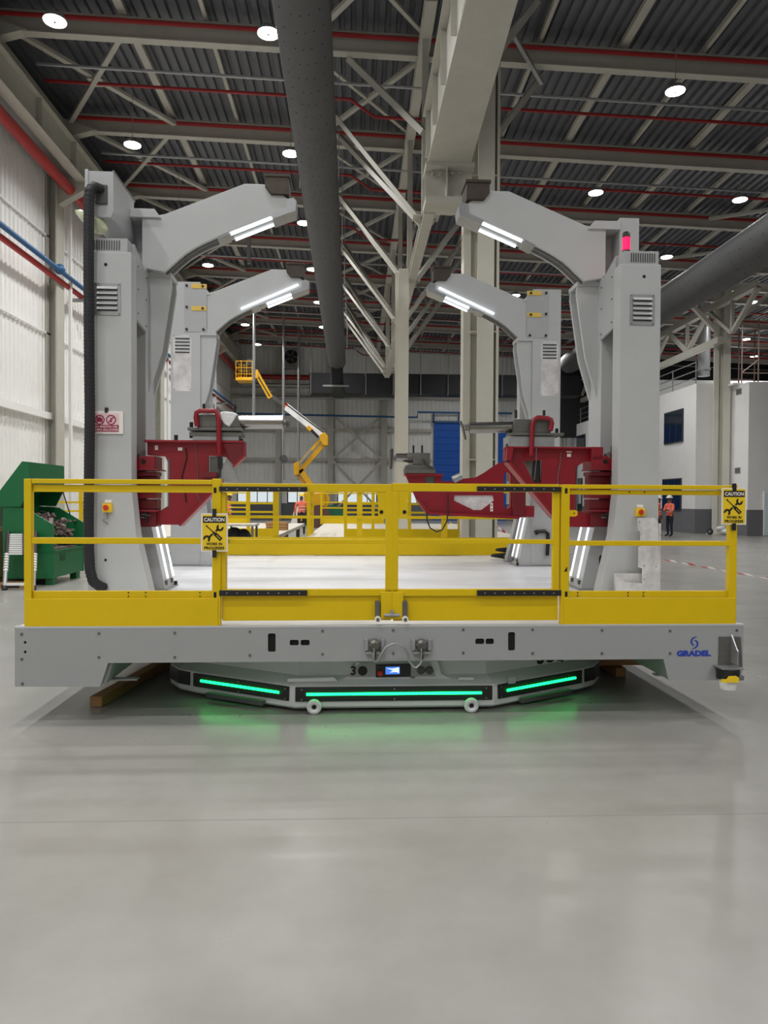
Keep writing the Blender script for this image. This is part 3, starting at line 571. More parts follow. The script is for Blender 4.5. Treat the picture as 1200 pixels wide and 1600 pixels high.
# -------------------------------------------------------------- signs and cable on the front
def caution(px0, py0, px1, py1, tilt, lab):
    (u0, w1), (u1, w0) = L(px0, py0, -.04), L(px1, py1, -.04); uc, wc = (u0 + u1) / 2, (w0 + w1) / 2; hu, hw = (u1 - u0) / 2, (w1 - w0) / 2
    t = thing('caution_sign', lab, 'sign', (uc, -.03, w0), True, group='yellow caution signs')
    ct, st = cos(tilt), sin(tilt)
    def R(mb, v): return mb.xf(lambda p: (uc + p[0] * ct - p[2] * st, v + p[1], wc + p[0] * st + p[2] * ct))
    def box(x0, x1, z0, z1, d0, d1): return MB().box(x0 * hu, x1 * hu, d0, d1, z0 * hw, z1 * hw)
    sl = part('sleeve', R(box(-1, 1, -1, 1, 0, .003), -.03), 'signw', t)
    part('sheet', R(box(-.89, .89, -.93, .93, -.002, 0), -.03), 'signy', t)
    part('header', R(box(-.84, .84, .5, .84, -.003, -.0019), -.03), 'ink', t)
    tx_ = lambda s_, tw, th, cz, m: part('lettering', R(fit_text(s_, tw * hu, th * hw).xf(lambda p: (p[0], -.0032 - p[2], p[1] + cz * hw)), -.03), m, t)
    tx_('CAUTION', 1.52, .2, .67, 'signw'); tx_('WORK IN', 1.2, .15, -.60, 'ink'); tx_('PROGRESS', 1.5, .15, -.81, 'ink')
    # crossed screwdriver and wrench
    sd = MB()
    def band(a, b, w0_, w1_):
        a, b = Vector((a[0] * hu, a[1] * hw)), Vector((b[0] * hu, b[1] * hw)); d = (b - a).normalized(); n_ = Vector((-d.y, d.x))
        q = [a + n_ * w0_, b + n_ * w1_, b - n_ * w1_, a - n_ * w0_]; sd.prism([tuple(x) for x in q], -.0036, -.002)
    band((-.62, .38), (-.52, .30), .003, .006); band((-.56, .33), (-.02, -.02), .0028, .0034); band((-.1, .03), (.08, -.08), .006, .008); band((.04, -.06), (.52, -.38), .012, .013)
    part('screwdriver_mark', R(sd, -.03), 'ink', t)
    sd = MB(); band((.1, .06), (.32, .2), .006, .007); band((-.42, -.27), (-.12, -.07), .007, .006)
    for (cx, cz, a0) in ((.42, .25, 110), (-.56, -.33, -70)):
        pts = [(cx * hu + .024 * cos(radians(a0 + k)), cz * hw + .024 * sin(radians(a0 + k))) for k in range(0, 271, 30)]
        pts += [(cx * hu + .010 * cos(radians(a0 + k)), cz * hw + .010 * sin(radians(a0 + k))) for k in range(240, 20, -30)]
        sd.prism(pts, -.0036, -.002)
    part('wrench_mark', R(sd, -.03), 'ink', t)
    sd = MB(); band((.16, -.14), (.46, -.34), .0016, .0016); sd2 = part('handle_line', R(sd.xf(lambda p: (p[0], p[1] - .0006, p[2])), -.03), 'signy', t)
    for z in (1.0, -1.0): part('tape', R(MB().box(-.013, .013, -.006, .006, z * hw - (.024 if z > 0 else .04), z * hw + (.03 if z > 0 else .01)), -.03), 'black', t)
caution(313.5, 802, 355.5, 862, 0, 'yellow CAUTION sign taped to the railing post beside the left gate leaf')
caution(1129, 762, 1167, 820, 0, 'yellow CAUTION sign taped to the post at the right end of the railing')

# -------------------------------------------------------------- the four towers
def tower(lab, side, v0, dr, rear=False):
    X = lambda s_: UC + side * s_
    V = lambda d: v0 + dr * d
    t = thing('gantry_tower', lab, 'tower', (X(2.3), V(.4), DECK), True, group='grey gantry towers of the work platform')
    fx = lambda mb: mb.xf(lambda p: (X(p[0]), V(p[1]), p[2]))
    P = lambda name, mb, m, **k: part(name, fx(mb), m, t, **k)
    D0 = DECK
    P('column', MB().prism([(2.50, D0), (1.965, D0), (1.98, .73), (2.09, 1.2), (2.13, 1.6), (2.13, 3.61), (2.50, 3.61)], 0, .17), 'mach', bev=.006)
    P('outer_web', MB().box(2.41, 2.5, .17, .5, D0, 3.61), 'mach')
    P('cover_panel', MB().prism([(.17, 3.08), (.5, 3.04), (.5, 3.59), (.17, 3.61)], 2.13, 2.15, 'x'), 'mach2')
    for d, z in ((.2, 3.14), (.47, 3.09), (.2, 3.35), (.47, 3.33), (.2, 3.55), (.47, 3.53)): P('screw', MB().cyl((2.13, d, z), (2.124, d, z), .008, 6), 'rawsteel')
    P('mast', MB().prism([(2.5, D0), (1.96, D0), (1.99, .8), (2.09, 1.25), (2.14, 1.6), (2.14, 3.66), (2.31, 3.66), (2.31, 4.21), (2.5, 4.21)], .5, .85), 'mach', bev=.006)
    P('base_plate', MB().box(1.93, 2.47, .46, .9, D0, D0 + .014), 'galv')
    P('base_plate', MB().box(1.95, 2.47, .02, .19, D0, D0 + .012), 'galv')
    # C bracket between mast and arm
    P('bracket_web', MB().box(2.14, 2.31, .72, .85, 3.66, 4.10), 'mach')
    P('bracket_flange', MB().prism([(2.31, 4.17), (2.06, 4.17), (2.00, 4.09), (2.31, 4.09)], .48, .86), 'mach', bev=.004)
    P('end_plate', MB().box(2.135, 2.175, .50, .86, 3.63, 4.10), 'mach', bev=.004)
    P('bracket_rib', MB().prism([(2.14, 3.62), (1.94, 3.60), (1.93, 3.50), (2.02, 2.9), (2.14, 2.5)], .60, .64), 'mach')
    P('bracket_rib', MB().prism([(2.14, 3.62), (1.94, 3.60), (1.93, 3.50), (2.02, 2.9), (2.14, 2.5)], .80, .84), 'mach')
    P('bracket_plate', MB().box(1.93, 2.14, .58, .86, 3.58, 3.62), 'mach')
    # the arm
    curve = [(1.97, 3.60), (1.90, 3.665), (1.835, 3.725), (1.77, 3.78), (1.68, 3.838), (1.59, 3.885), (1.49, 3.932)]; AD = .72
    top = [(2.14, 4.10), (1.97, 4.13), (1.24, 4.43), (1.02, 4.43), (.84, 4.30), (.80, 4.24), (.84, 4.19)]
    a0_, a1_ = (.5, AD) if not rear else (.63, .85)
    arm = P('arm', MB().prism(top + [(1.0, 4.14), (1.39, 3.978)] + curve[::-1] + [(2.14, 3.63)], a0_, a1_), 'mach', bev=.004)
    for off, m2 in ((.04, 'groove2'), (.12, 'groove2')):
        mb = MB(); n_ = len(curve); vs = []
        for a, b in curve: vs += [(a - .004, a0_ + off, b - .006), (a - .004, a0_ + off + .055, b - .006)]
        mb.add(vs + [(x + .006, y, z + .01) for x, y, z in vs], [(2 * i, 2 * i + 1, 2 * i + 3, 2 * i + 2) for i in range(n_ - 1)])
        P('groove', mb, m2)
    P('arm_insert', MB().prism([(1.39, 3.972), (1.49, 3.926), (1.49, 3.918), (1.39, 3.964)], a0_ - .004, a1_ + .004), 'galv')
    # tip block and end fitting
    P('tip_block', MB().prism([(1.05, 4.51), (.83, 4.51), (.83, 4.33), (.995, 4.33), (1.05, 4.40)], a0_ - .03, a1_ + .03), 'darksteel', bev=.006)
    P('tip_block_rim', MB().box(.82, 1.06, a0_ - .04, a1_ + .04, 4.49, 4.515), 'darksteel')
    P('tip_roller', MB().cyl((.80, a0_, 4.25), (.80, a1_, 4.25), .035, 10), 'rawsteel', smooth=True)
    P('tip_plate', MB().prism([(.79, 4.31), (.76, 4.28), (.77, 4.19), (.86, 4.16), (.98, 4.11), (1.0, 4.15), (.86, 4.21), (.85, 4.3)], a0_ - .006, a1_ + .006), 'galv')
    # led tubes along the arm
    und = lambda x_: 4.14 + (x_ - 1.0) * (3.978 - 4.14) / .39 - .018
    tubes = ((.97, 1.37, .52), (.97, 1.35, .69)) if not rear else ((.97, 1.30, .82), (.97, 1.30, .67))
    for xa, xb, dd in tubes: P('led_tube', MB().cyl((xa, dd, und(xa)), (xb, dd, und(xb)), .014, 8), 'tube', smooth=True)
    P('led_tray', MB().prism([(.95, und(.95) + .018), (1.39, und(1.39) + .018), (1.39, und(1.39) + .008), (.95, und(.95) + .008)], a0_ + .04, a1_ - .05), 'galv')
    if rear: P('led_tube', MB().cyl((.90, .866, 4.24), (1.62, .866, 3.92), .014, 8), 'tube', smooth=True)
    # led tubes on the inner flare of the mast
    for dd in (.56, .78):
        P('led_tube', MB().cyl((2.062, dd, 1.28), (1.952, dd, .76), .011, 8), 'tube2', smooth=True)
        P('tube_clip', MB().box(1.955, 2.0, dd - .02, dd + .02, .70, .74), 'rawsteel')
    P('foot_bolt', MB().cyl((1.95, .87, D0 + .01), (1.95, .87, D0 + .05), .018, 6), 'black')
    P('oval_slot', MB().prism([(2.17 + .03 * cos(a * pi / 6), .87 + (.09 if sin(a * pi / 6) > 0 else -.09) + .03 * sin(a * pi / 6)) for a in range(12)], .494, .502), 'slot')
    # louvred vent
    fv = (2.22, 2.44, 3.07, 3.34, -.008, 0, 1) if not rear else (2.24, 2.47, 3.32, 3.58, .85, .858, -1)
    s0, s1, z0, z1, d0, d1, sg = fv
    vp = P('vent_plate', MB().box(s0, s1, d0, d1, z0 if not rear else 2.87, z1), 'galv' if not rear else 'rawplate')
    for k in range(5):
        z = z0 + .045 + k * .043; q = d0 if sg == 1 else d1
        sl = part('slat', fx(MB().prism([(q, z + .02), (q - sg * .016, z), (q - sg * .016, z + .004), (q, z + .026)], s0 + .025, s1 - .025, 'x')), 'mach', vp)
        part('slat_gap', fx(MB().box(s0 + .025, s1 - .025, min(q, q - sg * .003), max(q, q - sg * .003), z - .012, z + .002)), 'groove2', vp)
    for a in (s0 + .012, s1 - .012):
        for z in ((z0 if not rear else 2.88) + .012, z1 - .012): P('screw', MB().cyl((a, d0 - .004, z), (a, d1 + .004, z), .006, 6), 'rawsteel')
    # vented cap on the column
    P('cap', MB().prism([(2.49, 3.61), (2.17, 3.61), (2.17, 3.735), (2.49, 3.735)], .03, .17), 'mach2', bev=.004)
    P('cap_plate', MB().prism([(.17, 3.735), (.5, 3.62), (.5, 3.59), (.17, 3.60)], 2.15, 2.44, 'x'), 'mach2')
    for k in range(11): P('cap_slot', MB().box(2.235 + k * .021, 2.245 + k * .021, .026, .031, 3.635, 3.715), 'groove2')
    if not rear: P('hole', MB().cyl((2.345, .001, 3.50), (2.345, -.003, 3.50), .014, 12), 'slot')
    if rear:
        for (z, m2) in ((4.195, 'signy'), (3.915, 'signy')): P('yellow_band', MB().box(2.055, 2.24, .862, .868, z - .028, z + .028), 'band')
        P('clamp_plate', MB().prism([(2.05, 4.225), (2.245, 4.225), (2.245, 4.24), (2.33, 4.24), (2.33, 3.62), (2.06, 3.62), (2.05, 3.7)], .85, .862), 'mach2', bev=.003)
        for a, z in ((2.30, 4.20), (2.30, 3.93), (2.30, 3.65), (2.09, 3.65), (2.10, 4.195), (2.10, 3.915)): P('bolt', MB().cyl((a, .862, z), (a, .876, z), .016, 10), 'black')
        P('back_plate', MB().prism([(2.13, D0 + .02), (2.5, D0 + .02), (2.5, 4.25), (2.13, 4.25)], .851, .856), 'mach')
    return t, fx
M['band'] = mat('pale_yellow_band', (222, 188, 84), .5)
tower_lf, FXL = tower('grey gantry tower at the left front of the platform, black hose down its side', -1, 1.45, 1)
tower_rf, FXR = tower('grey gantry tower at the right front of the platform with red beacon', 1, 1.45, 1)
tower_lr, _a = tower('grey gantry tower at the left rear of the platform, its flat back facing front', -1, 5.34, -1, True)
tower_rr, _b = tower('grey gantry tower at the right rear of the platform, its flat back facing front', 1, 5.34, -1, True)
# left front extras: cable box, hose, sign, emergency stops
part('cable_box', FXL(MB().prism([(2.50, 3.9), (2.30, 3.9), (2.28, 3.95), (2.28, 4.29), (2.50, 4.29)], .0, .62)), 'mach2', tower_lf, bev=.004)
part('box_edge', FXL(MB().box(2.275, 2.29, 0, .64, 4.285, 4.30)), 'groove', tower_lf)
part('box_seam', FXL(MB().box(2.49, 2.515, -.01, .0, 3.88, 4.30)), 'mach', tower_lf)
u, w = L(157, 296, 1.45)
part('cable_entry', MB().box(u - .045, u + .06, 1.435, 1.455, w - .13, w + .04), 'groove2', tower_lf, bev=.01)
hs = [(155, 292), (148, 292), (143, 300), (141.5, 320), (141, 400), (142, 560), (143, 640), (142, 740), (141, 800), (141, 850), (143, 890), (148, 908), (156, 916), (160, 919)]
hp = [Vector((L(a, b, 1.40)[0], 1.36 + (.09 if i == 0 else .03 if i == 1 else 0) + (.04 * max(0, i - 11)), L(a, b, 1.40)[1])) for i, (a, b) in enumerate(hs)]
hose = single('cable_hose', MB().tube(hp, .042, 12), 'rubber', 'thick black ribbed hose hanging down the left edge of the left front tower', 'hose', tuple(hp[-1]), True, smooth=True)
mb = MB()
for i in range(2, len(hp) - 1):
    a, b = hp[i - 1], hp[i]; n_ = int((b - a).length / .03)
    for k in range(n_): mb.tube([a + (b - a) * ((k + .2) / n_), a + (b - a) * ((k + .7) / n_)], .0435, 12)
part('rib', mb, 'rubber', hose, kind='stuff')
u, w = L(137, 330, 1.35); lampb = single('work_lamp', MB().loft([[(u + .09 * r * cos(a * pi / 6) + q, 1.5 + .06 * r * sin(a * pi / 6), w + z) for a in range(12)] for r, z, q in ((.4, .06, -.12), (1, .03, -.06), (1.1, -.03, 0), (.9, -.10, .04), (.4, -.13, .06))]), 'bulb', 'translucent wrapped lamp hanging beside the hose at the top of the left tower', 'lamp', (u, 1.5, w), True, smooth=True)
def estop(fx, par, px, py):
    u, w = L(px, py, 1.45)
    bx_ = part('emergency_stop', MB().box(u - .038, u + .038, 1.41, 1.455, w - .04, w + .035), 'signy', par, bev=.004)
    part('button', MB().tube([(u - .004, 1.41, w), (u - .004, 1.395, w), (u - .004, 1.385, w)], [.02, .024, .018], 14), 'estop', bx_, True)
    part('label_plate', MB().box(u - .025, u + .03, 1.44, 1.449, w + .04, w + .066), 'white', par)
estop(FXL, tower_lf, 169, 793); estop(FXR, tower_rf, 999, 800)
u, w = L(164, 810, 1.45); part('small_cable', MB().tube([(u + .02, 1.44, w + .05), (u + .03, 1.43, w), (u - .02, 1.43, w - .01), (u + .03, 1.44, w - .05)], .004, 5), 'groove', tower_lf)
u, w = L(165, 875, 1.45); part('hole', MB().cyl((u, 1.451, w), (u, 1.447, w), .011, 10), 'slot', tower_lf)
# no photo sign
(u0, w1), (u1, w0) = L(145, 642, 1.44), L(192.5, 678, 1.44)
t = thing('no_photo_sign', 'white and maroon no photo sign taped on the left front tower', 'sign', ((u0 + u1) / 2, 1.44, w0), True)
part('sheet', MB().box(u0, u1, 1.436, 1.447, w0, w1), 'signw', t)
ui = u1 - .035; part('print', MB().box(u0 + .005, ui, 1.433, 1.436, w0 + .015, w1 - .02), 'pink', t)
part('caption_bar', MB().box(u0, ui, 1.431, 1.433, w0 + .018, w0 + .075), 'maroon', t)
for s_, dz, sz in (('NO PHOTO OR', .059, .022), ('VIDEO ALLOWED', .034, .022)): part('lettering', put_text(fit_text(s_, .2 if dz > .05 else .23, .017, .01), (u0 + ui) / 2, w0 + dz, 1.4305), 'signw', t)
for k, cx in enumerate((u0 + .06, u0 + .155)):
    cz = w1 - .075
    part('ring_mark', MB().ring((cx, 1.432, cz), (0, 1, 0), .038, .005, 24, 5), 'maroon', t)
    part('slash_mark', MB().bar((cx - .027, 1.432, cz - .027), (cx + .027, 1.432, cz + .027), .004, .008) if k else MB().bar((cx - .027, 1.432, cz + .027), (cx + .027, 1.432, cz - .027), .004, .006), 'maroon', t)
    if k == 0: part('camera_mark', MB().box(cx - .024, cx + .024, 1.431, 1.433, cz - .018, cz + .014).box(cx - .008, cx + .01, 1.431, 1.433, cz + .014, cz + .021), 'maroon', t)
    else: part('camera_mark', MB().prism([(cx - .01, cz - .02), (cx + .012, cz - .02), (cx + .004, cz), (cx + .014, cz + .012), (cx - .006, cz + .018), (cx - .004, cz)], 1.431, 1.433), 'maroon', t)
u, w = L(166.5, 641, 1.44); part('tape', MB().box(u - .013, u + .013, 1.428, 1.45, w - .02, w + .022), 'black', t)
# beacon on the right front tower
u, w = L(979, 393, 1.52)
t = thing('beacon_light', 'red glowing signal beacon standing on top of the right front tower', 'beacon', (u, 1.53, w), True)
part('base', MB().cyl((u, 1.53, w - .01), (u, 1.53, w + .012), .035, 14), 'black', t, True)
part('lens', MB().cyl((u, 1.53, w + .012), (u, 1.53, w + .125), .033, 16), 'beacon', t, True)
part('cap', MB().tube([(u, 1.53, w + .125), (u, 1.53, w + .165), (u, 1.53, w + .175)], [.034, .034, .026], 14), 'black', t, True)
# loose scuffed plate in front of the right front tower
pl = [(996, 809), (1022, 809), (1028, 816), (1032, 940), (963, 940), (959, 896), (978, 910), (1003, 911), (1003, 888), (997, 886), (997, 854), (1000, 854), (1000, 831), (996, 828)]
t = thing('aluminium_plate', 'scuffed bare aluminium L-shaped plate on the foot of the right front tower', 'plate', (L(1000, 940, 1.36)[0], 1.36, DECK), True)
pw = LP(pl, 1.36); pw = [(a, max(b, DECK)) for a, b in pw]
part('plate', MB().prism(pw, 1.355, 1.362), 'rawplate', t)
u, w = L(985, 905, 1.36); part('back_plate', MB().box(L(960, 900, 1.4)[0], L(1003, 900, 1.4)[0], 1.40, 1.41, DECK, L(980, 896, 1.4)[1]), 'rawplate', t)
part('side_fold', MB().box(L(1029, 900, 1.36)[0], L(1032, 900, 1.36)[0], 1.36, 1.44, DECK, L(1029, 818, 1.36)[1]), 'rawplate', t)
for x, y in ((999, 815), (999, 850), (1006, 884), (1006, 905), (1025, 885)): u, w = L(x, y, 1.355); part('hole', MB().cyl((u, 1.355, w), (u, 1.352, w), .005, 6), 'groove2', t)

# -------------------------------------------------------------- red lifting fixtures
def hinge(t, side, x0, x1, v):
    """stack of red knuckles joining the fixture to the tower; x0<x1 in pixels"""
    mid = (x0 + x1) / 2
    def b(px0, y0, px1, y1, v0, v1, m='red', nm='hinge_block', bev=.006):
        (a, w1), (c, w0) = L(px0, y0, v), L(px1, y1, v); return part(nm, MB().box(min(a, c), max(a, c), v0, v1, w0, w1), m, t, bev=bev)
    b(x0, 713, x1, 734, v - .08, v + .18); b(x0, 737, x1, 744, v - .05, v + .16, 'redd'); b(x0, 765, x1, 779, v - .06, v + .16); b(x0, 780, x1, 796, v - .03, v + .14, 'redd'); b(x0, 796, x1, 823, v - .05, v + .16, 'redd')
    b(x0, 744, x1, 765, v + .0, v + .12, 'redd')
    for y in (733, 766, 797): b(x0 - 1, y, x1 + (5 if side < 0 else 0), y + 2.5, v - .1, v + .2, nm='hinge_plate', bev=.002)
    (a, w) = L(mid, 722, v); part('dark_port', MB().tube([(a, v - .081, w), (a, v - .084, w)], .022, 10), 'slot', t)
    (a, w1) = L(mid + side * 6, 700, v); w0 = L(mid, 823, v)[1]
    pin = part('hinge_pin', MB().cyl((a + side * .06, v - .03, w0 - .03), (a + side * .06, v - .03, w1 + .02), .028, 12), 'rawsteel', t, True)
    part('pin_nut', MB().cyl((a, v - .05, w1 - .1), (a, v - .05, w1 - .06), .035, 6), 'rawsteel', t)
    (a, w) = L(mid, 805, v); part('toggle_clamp', MB().tube([(a - .06, v - .11, w), (a, v - .13, w + .01), (a + .07, v - .11, w - .005)], .008, 6).cyl((a + .02, v - .09, w - .07), (a + .02, v - .09, w + .03), .012, 6), 'black', t)
    (a, w) = L(mid, 808, v); part('clamp_tag', MB().box(a - .03, a + .03, v - .062, v - .055, w - .008, w + .004), 'galv', t)
def tubepx(pts, v, r, n=8): return MB().tube([(L(a, b, v)[0], v, L(a, b, v)[1]) for a, b in pts], r, n)
def boxpx(px0, py0, px1, py1, v0, v1, ref): 
    (a, w1), (c, w0) = L(px0, py0, ref), L(px1, py1, ref); return MB().box(min(a, c), max(a, c), v0, v1, min(w0, w1), max(w0, w1))
v = 1.75
t = thing('lifting_fixture', 'dark red swing fixture on the left front tower with steel clamp and mandrel', 'fixture', (*L(300, 820, v)[:1], v, L(300, 820, v)[1]), True, group='red swing fixtures on the towers')
part('arm_plate', MB().prism(LP([(230, 690), (381, 692), (382, 713), (366, 728), (353, 714), (326, 712), (326, 742), (345, 748), (331, 769), (281, 820), (236, 820), (236, 797), (252, 797), (263, 790), (264, 726), (258, 713), (230, 711)], v), v, v + .03), 'red', t, bev=.004)
part('top_flange', boxpx(228, 688, 382, 693, v - .07, v + .14, v), 'red', t, bev=.003)
part('edge_flange', MB().prism(LP([(345, 748), (331, 769), (281, 820), (284, 822), (334, 771), (348, 750)], v), v - .06, v + .12), 'red', t)
part('nose_plate', MB().prism(LP([(350, 694), (381, 693), (382, 713), (366, 728)], v), v - .06, v - .045), 'redd', t)
part('edge_flange', MB().prism(LP([(382, 693), (384, 692), (384, 714), (366, 731), (365, 728), (382, 712)], v), v - .07, v + .05), 'red', t)
part('slot_liner', boxpx(262, 716, 265, 797, v - .0, v + .14, v), 'groove', t)
hinge(t, -1, 210, 246, v)
part('grey_gusset', MB().prism(LP([(357, 714), (373, 752), (337, 752), (344, 733)], v + .03), v + .03, v + .06), 'galv', t)
part('inner_block', boxpx(327, 713, 345, 746, v + .03, v + .12, v), 'rawsteel', t); part('inner_dark', boxpx(340, 714, 346, 732, v + .0, v + .06, v), 'black', t)
part('handle_tube', tubepx([(308, 666), (306, 652), (307, 645), (312, 642), (336, 642), (340, 646), (341.5, 655), (342.5, 710)], v - .10, .022, 10), 'red', t, True)
part('clamp_plate', boxpx(296, 669, 381, 674.5, v - .09, v + .18, v), 'rawsteel', t, bev=.004); part('clamp_plate', boxpx(298, 676, 379, 683, v - .07, v + .16, v), 'rawsteel', t, bev=.004)
part('clamp_base', boxpx(303, 682, 374, 689, v - .06, v + .15, v), 'galv', t)
part('clamp_block', MB().prism(LP([(309, 649), (371, 648), (378, 669), (310, 669)], v), v - .06, v + .14), 'rawsteel', t, bev=.006)
part('wrap', MB().prism(LP([(345, 646), (352, 644), (365, 645), (373, 648), (366, 660), (360, 669), (352, 664), (346, 655)], v), v - .075, v + .15), 'wrap', t, bev=.012, label='crumpled clear plastic wrap')
part('mandrel', MB().tube([(L(373, 660, v)[0], v + .03, L(373, 659, v)[1]), (L(442, 660, v)[0], v + .03, L(442, 659, v)[1])], .062, 18), 'chrome', t, True)
part('mandrel_tip', MB().tube([(L(442, 660, v)[0], v + .03, L(442, 661, v)[1]), (L(447, 660, v)[0], v + .03, L(447, 661, v)[1]), (L(449, 660, v)[0], v + .03, L(449, 661, v)[1]), (L(452, 660, v)[0], v + .03, L(452, 661, v)[1])], [.03, .028, .045, .02], 10), 'rawsteel', t, True)
for (a, b, c) in ((318.5, 631, 642), (366.5, 632, 645)): part('peg', tubepx([(a, b), (a, c)], v, .013), 'black', t, True)
for (a, b) in ((299, 665), (299, 681), (275, 685), (377, 691)): u, w = L(a, b, v - .03); part('knob', MB().cyl((u, v - .03, w - .02), (u, v - .03, w + .03), .017, 8), 'black', t)
part('label', boxpx(242, 696, 247, 703, v - .002, v, v), 'signw', t); part('label', boxpx(278, 699, 285, 704, v - .002, v, v), 'signw', t)
part('wire', tubepx([(290, 700), (292, 715), (284, 745), (289, 770), (291, 785)], v - .01, .005), 'black', t); part('wire', tubepx([(305, 690), (309, 740), (308, 770), (313, 785)], v - .01, .003), 'groove', t)
part('link', boxpx(315, 738, 340, 746, v - .06, v, v), 'redd', t)
# right front fixture
t = thing('lifting_fixture', 'dark red swing fixture on the right front tower with steel clamp and mandrel', 'fixture', (L(890, 823, v)[0], v, L(890, 823, v)[1]), True, group='red swing fixtures on the towers')
part('arm_plate', MB().holed(LP([(789, 701), (937, 699), (937, 722), (915, 721), (904, 727), (901, 735), (901, 798), (912, 801), (928, 803), (928, 824), (887, 823), (864, 804), (797, 722), (789, 719)], v), [LP([(818, 720), (847, 719), (846, 754), (834, 754), (826, 738)], v)], v, v + .03), 'red', t)
part('top_flange', boxpx(790, 698, 938, 702, v - .07, v + .14, v), 'red', t, bev=.003)
part('edge_flange', MB().prism(LP([(795, 721), (864, 804), (887, 823), (884, 826), (861, 807), (791, 723)], v), v - .06, v + .12), 'red', t)
part('nose_plate', MB().prism(LP([(790, 701), (800, 700), (796, 721), (789, 719)], v), v - .07, v + .1), 'red', t)
part('slot_liner', boxpx(899, 728, 902, 798, v, v + .14, v), 'groove', t)
part('inner_block', boxpx(834, 719, 846, 754, v + .03, v + .12, v), 'black', t)
part('grey_gusset', MB().prism(LP([(818, 719), (830, 719), (832, 748)], v + .04), v + .04, v + .06), 'rawsteel', t)
hinge(t, 1, 920, 962, v)
part('upper_knuckle', boxpx(920, 699, 938, 720, v - .08, v + .16, v), 'red', t, bev=.008)
part('tower_link', MB().prism(LP([(944, 720), (957, 705), (962, 705), (962, 724), (944, 724)], v), v - .02, v + .12), 'redd', t)
part('handle_tube', tubepx([(830, 712), (832, 664), (834, 656), (840, 652.5), (855, 653), (861, 656), (862.5, 661), (860, 673)], v - .10, .022, 10), 'red', t, True)
part('clamp_plate', boxpx(797, 677, 877, 682, v - .09, v + .18, v), 'rawsteel', t, bev=.004); part('clamp_base', boxpx(792, 682, 863, 699, v - .07, v + .16, v), 'galv', t, bev=.005)
part('clamp_block', MB().prism(LP([(802, 656), (862, 656), (858, 677), (800, 677)], v), v - .06, v + .14), 'rawsteel', t, bev=.006)
part('mandrel', MB().tube([(L(801, 667, v)[0], v + .03, L(801, 667, v)[1]), (L(734, 668, v)[0], v + .03, L(734, 668, v)[1])], .052, 18), 'chrome', t, True)
part('mandrel_tip', tubepx([(734, 668), (729, 668), (727, 668)], v + .03, .03), 'rawsteel', t, True)
part('star_handle', tubepx([(719, 658), (723, 668), (727, 687)], v + .0, .012).tube([(L(720, 664, v)[0], v, L(720, 664, v)[1]), (L(733, 669, v)[0], v, L(733, 669, v)[1])], .012, 6), 'chrome', t, True)
for (a, b, c) in ((806, 641, 653), (850, 641, 652)): part('peg', tubepx([(a, b), (a, c)], v, .013), 'black', t, True)
for (a, b) in ((870, 673), (793, 697), (799, 697)): u, w = L(a, b, v - .03); part('knob', MB().cyl((u, v - .03, w - .02), (u, v - .03, w + .02), .015, 8), 'black', t)
part('label', boxpx(886, 709, 892, 714, v - .002, v, v), 'signw', t); part('label', boxpx(885, 705, 893, 707, v - .002, v, v), 'signw', t)
part('wire', tubepx([(876, 707), (875, 725), (871, 745), (872, 770)], v - .01, .004), 'groove', t); part('wire', tubepx([(838, 700), (838, 720), (835, 750)], v - .1, .004), 'groove', t)
# right rear fixture
v = 4.2
t = thing('lifting_fixture', 'bright red swing fixture reaching in from the right rear tower, grey panel inside', 'fixture', (L(740, 810, v)[0], v, L(740, 810, v)[1]), True, group='red swing fixtures on the towers')
body = LP([(633, 741), (690, 741), (690, 752), (712, 752), (722, 748), (743, 746), (756, 739), (769, 730), (780, 723), (795, 721), (816, 735), (816, 806), (810, 811), (667, 804), (650, 780)], v)
sl = rrect(787, 738, 798, 795, v, 5.2)
part('arm_plate', MB().holed(body, [sl, LP([(710, 774), (770, 774), (772, 782), (752, 797), (740, 797), (709, 782)], v), LP([(663, 745), (680, 745), (678, 768), (668, 768)], v)], v, v + .03), 'red', t)
part('grey_panel', MB().prism(LP([(708, 772), (772, 772), (774, 783), (754, 799), (738, 799), (707, 783)], v), v + .02, v + .035), 'rawplate', t)
part('bottom_flange', MB().prism(LP([(650, 780), (667, 804), (810, 810), (810, 806), (670, 800), (654, 779)], v), v - .06, v + .1), 'red', t)
part('top_flange', boxpx(632, 740, 691, 744, v - .08, v + .14, v), 'red', t); part('hinge_block', boxpx(800, 740, 820, 806, v - .05, v + .16, v), 'redd', t, bev=.008)
part('hinge_block', boxpx(800, 735, 834, 752, v - .03, v + .31, v), 'red', t, bev=.008); part('hinge_block', boxpx(800, 790, 834, 808, v - .03, v + .31, v), 'red', t, bev=.008)
part('inner_post', boxpx(664, 744, 680, 770, v + .03, v + .08, v), 'rawsteel', t)
part('clamp_base', boxpx(632, 734, 679, 740, v - .1, v + .16, v), 'rawsteel', t, bev=.005); part('clamp_plate', MB().prism(LP([(634, 727), (662, 726), (678, 731), (678, 735), (631, 735)], v), v - .08, v + .14), 'rawsteel', t, bev=.004)
part('clamp_block', boxpx(645, 708, 671, 726, v - .07, v + .13, v), 'rawsteel', t, bev=.006)
part('mandrel', MB().tube([(L(646, 715, v)[0], v + .03, L(646, 715, v)[1]), (L(619, 715, v)[0], v + .03, L(619, 715, v)[1])], .055, 16), 'chrome', t, True)
part('mandrel_collar', MB().tube([(L(647, 715, v)[0], v + .03, L(647, 715, v)[1]), (L(636, 715, v)[0], v + .03, L(636, 715, v)[1])], .062, 16), 'rawsteel', t, True)
